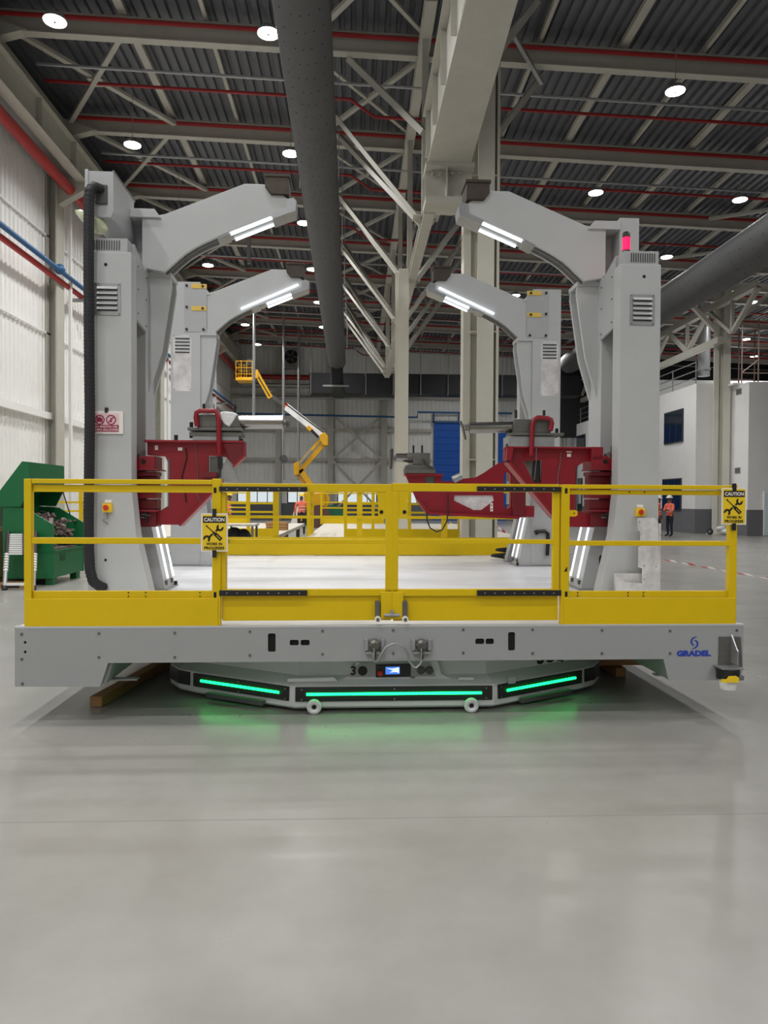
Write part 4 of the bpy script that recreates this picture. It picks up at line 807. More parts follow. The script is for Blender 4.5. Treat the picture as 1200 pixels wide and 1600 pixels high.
part('mandrel_tip', tubepx([(611, 701), (611, 714)], v + .03, .028).tube([(L(611, 714, v)[0], v + .03, L(611, 714, v)[1]), (L(611, 733, v)[0], v + .03, L(611, 733, v)[1])], .018, 8), 'chrome', t, True)
part('mandrel_cone', MB().tube([(L(613, 715, v)[0], v + .03, L(613, 715, v)[1]), (L(619, 715, v)[0], v + .03, L(619, 715, v)[1])], [.02, .05], 12), 'rawsteel', t, True)
for a in (646, 659.5): part('peg', tubepx([(a, 696), (a, 708)], v, .012), 'black', t, True)
part('lever', tubepx([(660, 718), (668, 727), (677, 731)], v - .09, .012), 'darksteel', t)
part('canister', MB().tube([(L(707, 750, v)[0], v - .05, L(707, 750, v)[1]), (L(720, 744, v)[0], v - .05, L(720, 744, v)[1])], .05, 12), 'galv', t, True)
part('tag', MB().holed(LP([(766, 786), (770, 786), (770, 799), (766, 799)], v), [LP([(767.2, 788), (768.8, 788), (768.8, 791), (767.2, 791)], v), LP([(767.2, 794), (768.8, 794), (768.8, 797), (767.2, 797)], v)], v - .006, v - .002), 'white', t)
part('cable', tubepx([(667, 800), (667, 812), (672, 825), (682, 831), (691, 828), (698, 815), (700, 800), (700, 772)], v - .09, .009), 'rubber', t, True)
part('tail_hook', boxpx(690, 792, 702, 806, v + .1, v + .2, v), 'yellow', t)
# small things on the deck
u, w = L(777, 870, 5.6); single('black_cable_coil', MB().tube([(u + .12 * cos(k * .9) + .01 * k, 5.55 + .1 * sin(k * .9), DECK + .02 + .012 * k) for k in range(16)], .022, 7), 'rubber', 'black cable heap on the white deck beside the right rear tower foot', 'cable', (u, 5.6, DECK), True, smooth=True)
t = thing('bent_bracket', 'black bent bracket leaning on the foot of the right rear tower', 'handle', (L(853, 870, 4.45)[0], 4.45, L(853, 870, 4.45)[1]), True)
part('grip', tubepx([(837, 831), (851, 830), (856, 834), (856, 850), (855, 868)], 4.45, .024), 'black', t, True); part('end_cap', tubepx([(836, 833), (840, 831)], 4.45, .03), 'rubber', t, True)

# ================================================================ automatic guided vehicle under the platform
agv = thing('guided_vehicle', 'low white automatic guided vehicle with green light bars under the platform', 'vehicle', (.12, 2, 0), True)
half = [(0, .2), (.71, .2), (.73, .212), (1.50, .66), (1.63, .76), (1.73, .93), (1.77, 1.15), (1.77, 4.2), (1.6, 4.6), (.7, 5.0), (0, 5.0)]
plan = [(a, b) for a, b in half] + [(-a, b) for a, b in half[-2:0:-1]]
def ring(off, z):
    cx, cy = 0, 2.6; out = []
    n_ = len(plan)
    for i in range(n_):
        p0, p1, p2 = Vector(plan[i - 1]), Vector(plan[i]), Vector(plan[(i + 1) % n_]); d1 = (p1 - p0).normalized(); d2 = (p2 - p1).normalized()
        n1 = Vector((-d1.y, d1.x)); n2 = Vector((-d2.y, d2.x)); nn = (n1 + n2); nn = nn / max(.3, nn.length * nn.length / 2)
        q = p1 + nn * off; out.append((.12 + q.x, q.y, z))
    return out
part('body', MB().loft([ring(.02, .028), ring(.0, .045), ring(-.003, .08), ring(0, .195), ring(.10, .245), ring(.13, .47)]), 'agv', agv, bev=.006)
def facet(a, b, mrg, z0, z1, out, m, nm2, par=agv, **k):
    a, b = Vector(a), Vector(b); d = (b - a).normalized(); n_ = Vector((d.y, -d.x)); p, q = a + d * mrg, b - d * mrg
    c = [p + n_ * -.004, q + n_ * -.004, q + n_ * out, p + n_ * out]
    return part(nm2, MB().prism([(.12 + x.x, x.y) for x in c], z0, z1, 'z'), m, par, **k)
F1, F2, F3 = (-.71, .2), (.71, .2), (1.50, .66)
for a, b in ((F1, F2), ((-1.50, .66), (-.73, .212)), ((.73, .212), F3)):
    lp = facet(a, b, .012, .085, .185, .016, 'black', 'light_panel', bev=.003)
    aa, bb = Vector(a), Vector(b); d = (bb - aa).normalized(); n_ = Vector((d.y, -d.x))
    p, q = aa + d * .09 + n_ * .018, bb - d * .09 + n_ * .018
    part('led_bar', MB().cyl((.12 + p.x, p.y, .137), (.12 + q.x, q.y, .137), .0095, 8), 'green_led', lp, True)
    for f in (.04, .5, .96):
        for z in (.10, .17):
            r_ = aa + d * ((bb - aa).length * f) + n_ * .016; part('screw', MB().cyl((.12 + r_.x, r_.y, z), (.12 + r_.x + n_.x * .004, r_.y + n_.y * .004, z), .007, 6), 'chrome', lp)
for sg in (-1, 1):
    pts = [(sg * 1.53, .685), (sg * 1.63, .755), (sg * 1.735, .93), (sg * 1.78, 1.15), (sg * 1.78, 1.6)]; inn = [(sg * (abs(x) - .03), y + .02) for x, y in pts]
    part('corner_bumper', MB().prism([(.12 + x, y - .012) for x, y in pts] + [(.12 + x, y) for x, y in inn[::-1]], .085, .185, 'z'), 'black', agv)
    (a, w) = (.12 + sg * .555 - .01, .06)
    lg = part('tow_lug', MB().ring((a, .17, .052), (0, 1, 0), .034, .02, 20, 8), 'agv', agv, True); part('lug_eye', MB().cyl((a, .165, .052), (a, .175, .052), .02, 12), 'slot', agv)
    part('jack_notch', MB().prism([(.12 + sg * (.86 + .5), .545), (.12 + sg * .92, .30), (.12 + sg * .94, .27), (.12 + sg * 1.38, .52)], .035, .068, 'z'), 'groove2', agv)
# console recess: flared frame with screen, emergency button, sockets
vv = .27
def onv(pts, v0, v1, m, nm2, par=agv, **k): return part(nm2, MB().prism(LP(pts, vv), v0, v1), m, par, **k)
onv([(530, 1062), (706, 1060), (690, 1052), (684, 1032), (557, 1033), (548, 1054)], .255, .36, 'agv', 'console_frame', bev=.008)
onv([(545, 1057), (680, 1055.5), (672, 1034), (562, 1035)], .247, .256, 'skirt', 'console_panel')
onv([(450, 1063), (528, 1062), (522, 1056), (450, 1058)], .22, .26, 'agv', 'ledge'); onv([(712, 1060), (738, 1060), (738, 1056), (716, 1056)], .22, .26, 'agv', 'ledge')
cd = onv([(587, 1057), (641, 1056), (641, 1036), (587, 1037)], .238, .248, 'black', 'control_display', bev=.002)
onv([(602, 1052), (624, 1051.5), (624, 1040), (602, 1040.5)], .235, .2385, 'screen', 'screen', cd)
part('screen_image', MB().prism(LP([(603, 1042), (612, 1043), (623, 1041), (623, 1050), (618, 1048), (608, 1049), (614, 1046)], vv), .2335, .2352), 'screenw', cd)
u, w = L(593.5, 1050, vv); part('stop_button', MB().tube([(u, .238, w), (u, .222, w), (u, .215, w)], [.02, .02, .012], 14), 'estop', cd, True)
for k, a in enumerate((591.5, 597)): u, w = L(a, 1041, vv); part('push_button', MB().cyl((u, .238, w), (u, .232, w), .008, 8), 'darksteel', cd)
u, w = L(552, 1047.5, vv); part('number', put_text(text_mb('3', .085, .003), u, w, .2465), 'ink', agv)
u, w = L(566.5, 1047, vv); part('black_disc', MB().cyl((u, .247, w), (u, .243, w), .034, 20), 'ink', agv)
for a in (657, 670): u, w = L(a, 1046, vv); part('socket', MB().tube([(u, .247, w), (u, .225, w)], .028, 12), 'groove2', agv, bev=.003)
onv([(641, 1058), (648, 1058), (648, 1056.5), (641, 1056.5)], .24, .25, 'groove', 'hinge')
# vehicle lettering on the right shoulder, partly under the skirt
d = (Vector(F3) - Vector((.73, .212))).normalized(); base = Vector((.73, .212)) + Vector((-d.y, d.x)) * .098 + d * .50
part('lettering', text_mb('sequ', .22, .004, 1.0, 'LEFT').xf(lambda p: (.12 + base.x + d.x * p[0], base.y + d.y * p[0] - p[2], .246 + .077 + p[1])), 'ink', agv)
onv([(791, 1065), (802, 1064), (802, 1054), (791, 1055)], .20, .21, 'skirt', 'rating_plate')

# timber beams under the platform
for (a, b, lab) in (((-2.02, .40), (-1.62, 3.2), 'left'), ((2.13, 1.17), (2.05, 3.8), 'right')):
    u0, v0_ = a; u1, v1_ = b
    single('timber_beam', MB().bar((u0, v0_, .04), (u1, v1_, .04), .09, .075), 'wood', 'brown timber beam lying on the floor under the %s side of the platform' % lab, 'beam', (u0, v0_, 0), True, bev=.004, group='timber beams under the platform')
single('timber_beam', MB().bar((1.95, 1.3, .12), (2.35, 1.3, .12), .09, .075), 'wood', 'short brown timber piece lying across the right beam under the platform', 'beam', (2.1, 1.3, .08), True, group='timber beams under the platform')
#PART3
# ================================================================ BACKGROUND
def Xp(px, py, X): d = ray(px, py); return CPOS + d * (X / d.x)
fl = bpy.data.objects['floor']
for y in (3.45, 9.3, 15.1, 21, 27, 33, 39, 45, 51): part('floor_joint', MB().box(XL, XR, y - .003, y + .003, -.001, .0006), 'joint', fl) if 'joint' in M else None
# white office block at right
ob = thing('office_block', 'white two-storey office block with grey base inside the hall at right', 'building', (16.2, 40, 0))
part('upper_wall', MB().box(16.2, 17.44, 34.5, 56, 1.17, 7.15), 'plaster', ob)
part('base_band', MB().box(16.18, 17.44, 34.48, 56, 0, 1.17), 'dado', ob)
part('upper_wall', MB().box(17.45, 33, 32.1, 56, 1.17, 6.86), 'plaster', ob)
part('base_band', MB().box(17.43, 33, 32.08, 56, 0, 1.17), 'dado', ob)
for (x0, y0, x1, y1) in ((1040, 646, 1068, 690), (1037, 752, 1065, 797), (902, 683, 915, 705), (895, 752, 910, 797)):
    a, b = Xp(x0, y0, 16.2), Xp(x1, y1, 16.2); zt_ = max(a.z, Xp(x1, y0 - 5, 16.2).z); zl = min(b.z, Xp(x0, y1, 16.2).z)
    fr = part('window', MB().box(16.12, 16.2, b.y, a.y, zl, zt_), 'frame', ob)
    for k in range(3):
        q0 = b.y + (a.y - b.y) * (k + .06) / 3; q1 = b.y + (a.y - b.y) * (k + .94) / 3; part('pane', MB().box(16.11, 16.125, q0, q1, zl + .06, zt_ - .06), 'glassdark', fr)
for (px, py) in ((1155, 612), (1153, 735)):
    a = Xp(px, py, 17.45); g = part('wall_vent', MB().box(17.42, 17.45, a.y - .22, a.y + .22, a.z - .13, a.z + .13), 'galv', ob)
    for k in range(4): part('slat', MB().box(17.41, 17.42, a.y - .2, a.y + .2, a.z - .1 + k * .055, a.z - .07 + k * .055), 'groove2', g)
a, b = W(1195, 770, 32.08), W(1215, 842, 32.08); dp = part('door', MB().box(a.x, b.x + .4, 32.04, 32.1, .02, a.z), 'lightdoor', ob); part('door_frame', MB().box(a.x - .06, a.x, 32.03, 32.1, .02, a.z + .06), 'white', dp)
part('roof_slab', MB().box(17.2, 33, 33, 56, 6.86, 6.95), 'plaster', ob)
t = thing('roof_railing', 'grey pipe railing on the roof edge of the white office block', 'railing', (16.4, 40, 7.15))
for k in range(8): part('post', MB().cyl((16.4, 35 + 2.6 * k, 7.15), (16.4, 35 + 2.6 * k, 8.3), .03, 6), 'galv', t)
for z in (7.5, 7.85, 8.25): part('rail', MB().cyl((16.4, 35, z), (16.4, 54, z), .025, 6), 'galv', t)
t = thing('scaffold', 'brown tube scaffold standing on the office block roof at far right', 'scaffold', (20.5, 38, 6.95))
sx = [W(1160, 500, 38).x, W(1186, 500, 38).x, W(1212, 500, 38).x]
for x in sx:
    for y in (38, 40): part('standard', MB().cyl((x, y, 6.95), (x, y, 11.1), .04, 6), 'pipebrown', t)
for z in (8.3, 9.6, 10.6):
    for y in (38, 40): part('ledger', MB().cyl((sx[0], y, z), (sx[2], y, z), .03, 6), 'pipebrown', t)
part('brace', MB().cyl((sx[0], 38, 8.3), (sx[1], 38, 9.0), .03, 6), 'pipebrown', t)
struct('trim_1', MB().box(14.2, 33.5, 53.5, 54, 6.2, 12.2), 'ductblack')
struct('trim_2', MB().box(16.5, 33, 50, 50.3, 8.2, 9.9), 'wallfar')
single('white_sack', MB().ball((17.0, 33.0, .16), .32, 10, 7, (1, .8, .5)).ball((16.75, 33.05, .3), .2, 8, 6, (1.2, .7, .6)), 'wrap', 'crumpled white sack lying at the foot of the column by the office block', 'sack', (17, 33, 0), smooth=True)
t = thing('hose_reel', 'small dark wheel-shaped reel on the floor left of the white sack', 'reel', (16.2, 33, 0)); part('rim', MB().ring((16.2, 33, .16), (1, .6, 0), .11, .05, 16, 6), 'tread', t, True); part('hub', MB().cyl((16.16, 32.97, .16), (16.24, 33.03, .16), .07, 12), 'groove', t)
# barrier tape on the floor
t = thing('barrier_tape', 'red and white barrier tape lying across the floor right of the platform', 'tape', (*Zp(1030, 874, 0)[:2], 0))
pts = [Zp(a, b, .012) for a, b in ((900, 838), (960, 853), (1030, 874), (1085, 884), (1140, 894), (1215, 908))]
for i in range(len(pts) - 1):
    a, b = pts[i], pts[i + 1]; n_ = max(2, int((b - a).length / .28))
    for k in range(n_):
        p, q = a + (b - a) * (k / n_), a + (b - a) * ((k + 1) / n_); s_ = Vector((0, .1 if i > 1 else .14, .0)); h = Vector((0, 0, .02 * ((k % 3) - 1) + .02))
        part('tape_stripe', MB().add([p - s_, q - s_, q + s_ + h, p + s_ + h], [(0, 1, 2, 3)]), 'taper' if k % 2 else 'tapew', t)
t = thing('barrier_tape', 'sagging red and white barrier tape seen below the right rear fixture', 'tape', (*Zp(735, 828, 0)[:2], 0))
pts = [W(a, b, 27) for a, b in ((704, 820), (722, 822), (742, 820), (772, 820), (790, 832), (803, 842))]
for i in range(len(pts) - 1):
    a, b = pts[i], pts[i + 1]
    for k in range(3):
        p, q = a + (b - a) * (k / 3), a + (b - a) * ((k + 1) / 3); s_ = Vector((0, .02, .05)); part('tape_stripe', MB().add([p - s_, q - s_, q + s_, p + s_], [(0, 1, 2, 3)]), 'taper' if (i + k) % 2 else 'tapew', t)
for q in (pts[0], pts[-1]): part('stand', MB().cyl((q.x, 27, 0), (q.x, 27, q.z + .1), .03, 8), 'signy', t)
# second platform with walkways behind
def wbox(px0, py0, px1, py1, Y, d0=0, d1=.05):
    a, b = W(px0, py0, Y), W(px1, py1, Y); return MB().box(min(a.x, b.x), max(a.x, b.x), Y + d0, Y + d1, min(a.z, b.z), max(a.z, b.z))
for (x0, x1, lab) in ((-1.12, 4.0, 'white walkway deck behind the platform, right of the gap'), (-7.5, -1.85, 'white walkway deck behind the platform, left of the gap')):
    t = thing('walkway', lab, 'walkway', (x0, 17.1, 0))
    part('deck', MB().box(x0, x1, 17.1, 27, .55, .65), 'brassy', t); part('edge', MB().box(x0, x1, 17.06, 17.1, .28, .64), 'mach', t)
    for y in (17.6, 22, 26.5):
        for x in (x0 + .2, x1 - .2): part('leg', MB().box(x - .06, x + .06, y - .06, y + .06, 0, .55), 'groove', t)
def fence(lab, x0, x1, Y, posts, toe=True, alongy=None):
    t = thing('walkway_railing', lab, 'railing', ((x0 + x1) / 2, Y, .65), group='yellow railings of the walkways')
    f = (lambda mb: mb) if alongy is None else (lambda mb: mb.xf(lambda p: (alongy + (p[1] - Y), Y + (p[0] - x0), p[2])))
    for z in (1.75, 1.42, 1.22): part('rail', f(MB().box(x0, x1, Y, Y + .05, z - .022, z + .022)), 'yellow', t)
    if toe: part('toe_board', f(MB().box(x0, x1, Y - .025, Y - .001, .62, .84)), 'yellow', t)
    for p in posts: part('post', f(MB().box(p - .036, p + .036, Y - .012, Y + .062, .62, 1.77)), 'yellow', t)
X17 = lambda px, Y=17.1: W(px, 800, Y).x
fence('yellow walkway railing with toe board seen left of the gap behind the platform', X17(330), X17(431), 17.1, [X17(334), X17(388), X17(429)])
fence('yellow walkway railing with toe board seen right of the gap behind the platform', X17(538), X17(720), 17.1, [X17(540), X17(583), X17(640), X17(718)])
fence('yellow walkway railing at the far end, left of the gap', X17(330, 26.9), X17(388, 26.9), 26.9, [X17(332, 26.9), X17(386, 26.9)])
fence('yellow walkway railing at the far end, right of the gap', X17(501, 26.9), X17(600, 26.9), 26.9, [X17(502, 26.9), X17(538, 26.9), X17(598, 26.9)])
fence('short yellow walkway railing running away along the gap behind the platform', -1.12, .5, 17.3, [-1.1, -.3, .45], False, -1.12)
fence('yellow walkway railing behind the green toolbox by the left wall', -7.4, -5.0, 17.15, [-7.38, -6.3, -5.05])
# wood, bags on the walkways
t = thing('timber_bundle', 'short bundle of brown timber on the left walkway behind the platform', 'timber', (-2.1, 21, .65))
for k in range(9): part('plank', MB().box(-2.5 + .02 * (k % 2), -1.9, 20.6 + (k % 3) * .16, 20.74 + (k % 3) * .16, .65 + (k // 3) * .08, .72 + (k // 3) * .08), 'wood', t)
t = thing('trestle_table', 'work table with pale board top behind the caution sign on the left post', 'table', (-2.55, 14.3, 0))
a, b = W(350, 816, 14.2), W(399, 822, 14.2)
part('tabletop', MB().box(a.x, b.x, 14.1, 14.8, b.z, b.z + .035), 'brassy', t)
for x in (a.x + .05, b.x - .05):
    for y in (14.15, 14.75): part('leg', MB().box(x - .02, x + .02, y - .02, y + .02, 0, b.z), 'groove', t)
part('shelf', MB().box(a.x, b.x, 14.12, 14.78, .52, .55), 'brassy', t)
c = W(371, 832, 14.4); single('black_bag', MB().ball((c.x - .06, 14.4, .76), .2, 12, 8, (.9, .9, 1.05)).ball((c.x + .12, 14.4, .75), .17, 12, 8, (.9, .9, 1.1)), 'tarp', 'black cloth bag stuffed under the board top of the work table', 'bag', (c.x, 14.4, .55), smooth=True)
t = thing('leaning_board', 'pale grey board leaning on the left of the cable reels', 'board', (*W(459, 808, 40)[:2], 0)); a, b = W(452, 794, 40), W(468, 806, 40); part('sheet', MB().add([(a.x, 40, 0), (b.x, 39.6, 0), (b.x + .15, 40.2, 1.05), (a.x + .3, 40.5, 1.2)], [(0, 1, 2, 3)]).add([(a.x, 40.05, 0), (b.x, 39.65, 0), (b.x + .15, 40.25, 1.05), (a.x + .3, 40.55, 1.2)], [(3, 2, 1, 0)]), 'brassy', t)
for px, m, lab in ((498, 'reelb', 'brown cable reel standing on the floor beside the boom lift'), (520, 'reelg', 'green cable reel standing on the floor right of the brown reel')):
    RY = 40 if m == 'reelb' else 41.4; c = W(px, 803, RY); t = thing('cable_reel', lab, 'reel', (c.x, RY, 0), group='cable reels')
    for dy in (-.3, .3): part('flange', MB().cyl((c.x, RY + dy, .62), (c.x, RY + dy + .05, .62), .62, 24), m, t, True)
    part('drum', MB().cyl((c.x, RY - .25, .62), (c.x, RY + .3, .62), .35, 16), 'rubber', t, True)

# boom lift
Yb = 45.0
def B(px, py): return W(px, py, Yb)
bl = thing('boom_lift', 'yellow articulated boom lift with raised basket before the far wall', 'lift', (*B(490, 812)[:2], 0))
def bbar(name, a, b, w, d, m, off=0, par=bl, **k):
    p, q = B(*a), B(*b); p = p + Vector((0, off, 0)); q = q + Vector((0, off, 0)); return part(name, MB().bar(p, q, d, w), m, par, **k)
c = B(494, 800); bx0 = c.x
part('chassis', MB().box(bx0 - 1.1, bx0 + 1.1, Yb - 1.2, Yb + 1.2, .45, .95), 'groove2', bl, bev=.05)
for sx_ in (-1, 1):
    for sy in (-1, 1): wh = part('wheel', MB().cyl((bx0 + sx_ * .8, Yb + sy * 1.0, .45), (bx0 + sx_ * .8, Yb + sy * 1.3, .45), .45, 18), 'tread', bl, True); part('hub', MB().cyl((bx0 + sx_ * .8, Yb + sy * 1.31, .45), (bx0 + sx_ * .8, Yb + sy * 1.34, .45), .2, 10), 'yellow2', wh)
part('turret', MB().box(bx0 - .7, bx0 + .6, Yb - .8, Yb + .8, .95, 2.0), 'yellow2', bl, bev=.12)
part('counterweight', MB().cyl((bx0 + .2, Yb - .6, 1.5), (bx0 + .2, Yb + .6, 1.5), .62, 18), 'yellow2', bl, True)
bbar('lower_arm', (495, 772), (470, 734), .3, .3, 'yellow2'); bbar('lower_arm', (489, 774), (464, 740), .2, .25, 'yellow2', .2)
part('lower_knuckle', MB().prism([(B(a, b).x, B(a, b).z) for a, b in ((459, 725), (466, 721), (469, 728), (467, 742), (460, 743))], Yb - .3, Yb + .3), 'yellow2', bl, bev=.03)
bbar('upper_arm', (467, 738), (507, 693), .28, .3, 'yellow2'); bbar('tension_arm', (466, 727), (500, 688), .18, .2, 'yellow2', -.1); bbar('cylinder_rod', (468, 726), (487, 704), .12, .12, 'galv', -.25)
part('upper_knuckle', MB().prism([(B(a, b).x, B(a, b).z) for a, b in ((500, 680), (507, 676), (513, 682), (513, 697), (506, 697), (500, 689))], Yb - .35, Yb + .35), 'yellow2', bl, bev=.04)
bbar('main_boom', (506, 682), (445, 634), .42, .4, 'white'); bbar('boom_edge', (506, 676.5), (445, 630.5), .07, .42, 'black')
mk = bbar('boom_end', (447, 636), (444.5, 634), .44, .42, 'orange'); bbar('inner_boom', (445, 633), (424, 619), .22, .22, 'groove2')
bbar('lift_cylinder', (498, 684), (486, 672), .16, .16, 'black', -.3); bbar('cylinder_mount', (487, 673), (481, 668), .22, .3, 'yellow2', -.3)
bbar('jib', (423, 622), (401, 583), .3, .3, 'yellow2'); bbar('jib_stripe', (422, 620), (402, 586), .07, .31, 'black'); bbar('jib_head', (394, 585), (404, 585), .5, .4, 'yellow2')
part('hose_loop', MB().tube([B(418, 618), B(421, 612), B(427, 613), B(432, 620), B(436, 628)], .05, 6), 'rubber', bl, True)
a, b = B(371, 567), B(396, 597); bk = part('basket_floor', MB().box(a.x, b.x, Yb - .6, Yb + .6, b.z, b.z + .18), 'yellow2', bl, bev=.03)
for z in (a.z, (a.z * 2 + b.z) / 3, (a.z + 2 * b.z) / 3): part('basket_rail', MB().tube([(a.x, Yb - .6, z), (b.x, Yb - .6, z), (b.x, Yb + .6, z), (a.x, Yb + .6, z)], .018, 6, closed=True), 'yellow2', bl)
for x in (a.x, (a.x * 2 + b.x) / 3, (a.x + 2 * b.x) / 3, b.x):
    for y in (-.6, .6): part('basket_post', MB().cyl((x, Yb + y, b.z), (x, Yb + y, a.z), .018, 6), 'yellow2', bl)
part('control_box', MB().box(b.x - .35, b.x + .1, Yb - .3, Yb + .3, a.z - .25, a.z + .2), 'black', bl)

# green toolbox with open lid, ladder and boxes by the left wall
tb = thing('site_toolbox', 'big green steel site toolbox with open lid full of scrap', 'toolbox', (-5.6, 13.4, 0))
y0, y1 = 12.9, 14.3
prof = [(-6.06, .12), (-5.2, .12), (-5.2, 1.05), (-5.66, 1.33), (-6.06, 1.36)]
for yy in (y0, y1): part('side_panel', MB().prism(prof, yy, yy + .03), 'dgreen', tb)
part('bottom', MB().box(-6.03, -5.236, y0 + .031, y1 - .001, .13, .16), 'greenin', tb); part('back_panel', MB().box(-6.055, -6.03, y0 + .031, y1 - .001, .13, 1.35), 'dgreen', tb)
part('front_panel', MB().box(-5.235, -5.204, y0 + .031, y1 - .001, .13, .57), 'dgreen', tb); part('panel_lip', MB().box(-5.25, -5.19, y0 + .031, y1 - .001, .571, .60), 'dgreen', tb)
part('handle_recess', MB().box(-5.206, -5.198, 13.2, 13.42, .40, .52), 'greenin', tb); part('side_seam', MB().box(-6.06, -5.2, y0 - .006, y0, .575, .59), 'dgreen', tb)
part('side_handle', MB().tube([(-5.65, y0 - .01, .82), (-5.45, y0 - .01, .82), (-5.4, y0 - .01, .75), (-5.45, y0 - .01, .68), (-5.65, y0 - .01, .68)], .012, 6), 'dgreen', tb)
lid = [(-6.1, 1.34), (-6.12, 1.60), (-5.72, 2.14), (-5.60, 2.13), (-5.60, 1.66), (-5.62, 1.66), (-5.62, 2.08), (-5.70, 2.09), (-6.07, 1.59), (-6.06, 1.34)]
part('lid', MB().prism(lid, y0 + .001, y1 + .08), 'dgreen', tb)
for yy in (y0 - .02, y1 + .081): part('lid_end', MB().prism([(-6.1, 1.36), (-6.12, 1.60), (-5.72, 2.14), (-5.60, 2.13), (-5.60, 1.66), (-5.72, 1.42), (-5.75, 1.36)], yy, yy + .02), 'dgreen', tb)
part('gas_strut', MB().cyl((-5.9, y0 + .05, 1.3), (-5.85, y0 + .05, 1.75), .012, 6), 'black', tb); part('gas_strut', MB().cyl((-5.45, y1, 1.2), (-5.62, y1, 1.75), .012, 6), 'black', tb)
part('skid', MB().box(-6.0, -5.85, y0 + .1, y1, .0, .12), 'black', tb); [part('skid', MB().box(-5.36, -5.24, yy, yy + .18, .0, .12), 'dgreen', tb) for yy in (y0 + .06, y1 - .25)]
mb = MB(); rnd = random.Random(3)
for k in range(110):
    x = rnd.uniform(-5.98, -5.3); y = rnd.uniform(y0 + .08, y1 - .05); z = .80 + rnd.uniform(-.2, .3) + max(0, (-5.35 - x)) * .45; s_ = rnd.uniform(.04, .1); a = Vector((x, y, min(z, 1.32))); d = Vector((rnd.uniform(-1, 1), rnd.uniform(-1, 1), rnd.uniform(-.6, .6))).normalized() * s_
    mb.bar(a - d, a + d, s_ * rnd.uniform(.4, 1), s_ * rnd.uniform(.3, .8))
mb.box(-6.02, -5.3, y0 + .04, y1 - .02, .17, .62); part('scrap_heap', mb, 'clutter', tb, kind='stuff')
ld = thing('folding_ladder', 'folded silver telescopic ladder leaning against the green toolbox', 'ladder', (-5.75, 12.45, 0))
def lp(px, py, y): q = W(px, py, y); return (q.x, q.y, max(q.z, .01))
for (xa, ya, xb, yb) in ((7, 940, 13, 832), (52, 928, 56, 832)):
    a = Vector(lp(xa, ya, 12.25)); a.z = .0; b = Vector(lp(xb, yb, 12.8)); m_ = a + (b - a) * .32; q = a + (b - a) * .62
    part('foot', MB().cyl(a, a + (b - a) * .06, .045, 10), 'rubber', ld, True); part('rail', MB().cyl(a + (b - a) * .05, m_, .034, 12), 'galv', ld, True)
    part('rail_label', MB().cyl(m_, q, .038, 12), 'signw', ld, True); part('rail_stack', MB().cyl(q, b, .042, 12), 'black', ld, True)
    for k in range(6): part('label_mark', MB().cyl(m_ + (q - m_) * (.1 + .15 * k), m_ + (q - m_) * (.16 + .15 * k), .039, 10), 'black', ld)
for k in range(10):
    f = .62 + .038 * k; a = Vector((lp(7, 940, 12.25)[0], 12.25, 0)); b = Vector(lp(13, 832, 12.8)); c1 = Vector((lp(52, 928, 12.25)[0], 12.25, 0)); c2 = Vector(lp(56, 832, 12.8))
    part('rung', MB().bar(a + (b - a) * f, c1 + (c2 - c1) * f, .05, .026), 'white', ld)
part('strap', MB().bar(a + (b - a) * .6 + (c1 - a) * .6, a + (b - a) * .98 + (c2 - b) * .6 + Vector((0, -.05, 0)), .04, .06), 'black', ld)
part('bottom_bar', MB().bar(a + (b - a) * .1, c1 + (c2 - c1) * .1, .05, .04), 'white', ld)
t = thing('wooden_pallet', 'wooden pallet on the floor left of the green toolbox', 'pallet', (-6.75, 13.2, 0), group='wooden pallets by the left wall')
for k in range(5): part('deck_board', MB().box(-7.3, -6.2, 12.8 + .2 * k, 12.92 + .2 * k, .11, .13), 'wood', t)
for x in (-7.25, -6.8, -6.3): part('stringer', MB().box(x, x + .1, 12.8, 13.72, 0, .11), 'wood', t)
single('carton', MB().box(-7.0, -6.16, 12.95, 13.6, .132, .95), 'card', 'brown cardboard carton on the pallet at the left picture edge', 'carton', (-6.6, 13.2, .132), bev=.01)
single('wrapped_bundle', MB().box(-6.9, -6.2, 13.0, 13.5, .952, 1.45), 'wrap', 'pale wrapped bundle on top of the cardboard carton', 'bundle', (-6.6, 13.2, .952), bev=.05)
t = thing('wooden_pallet', 'wooden pallet on the floor behind the ladder feet', 'pallet', (-5.6, 12.6, 0), group='wooden pallets by the left wall')
# (its boards show under the toolbox)
for k in range(3): part('deck_board', MB().box(-6.0, -5.5, 12.5 + .13 * k, 12.6 + .13 * k, .06, .08), 'wood', t)
for x in (-5.98, -5.6): part('stringer', MB().box(x, x + .08, 12.5, 12.86, 0, .06), 'wood', t)

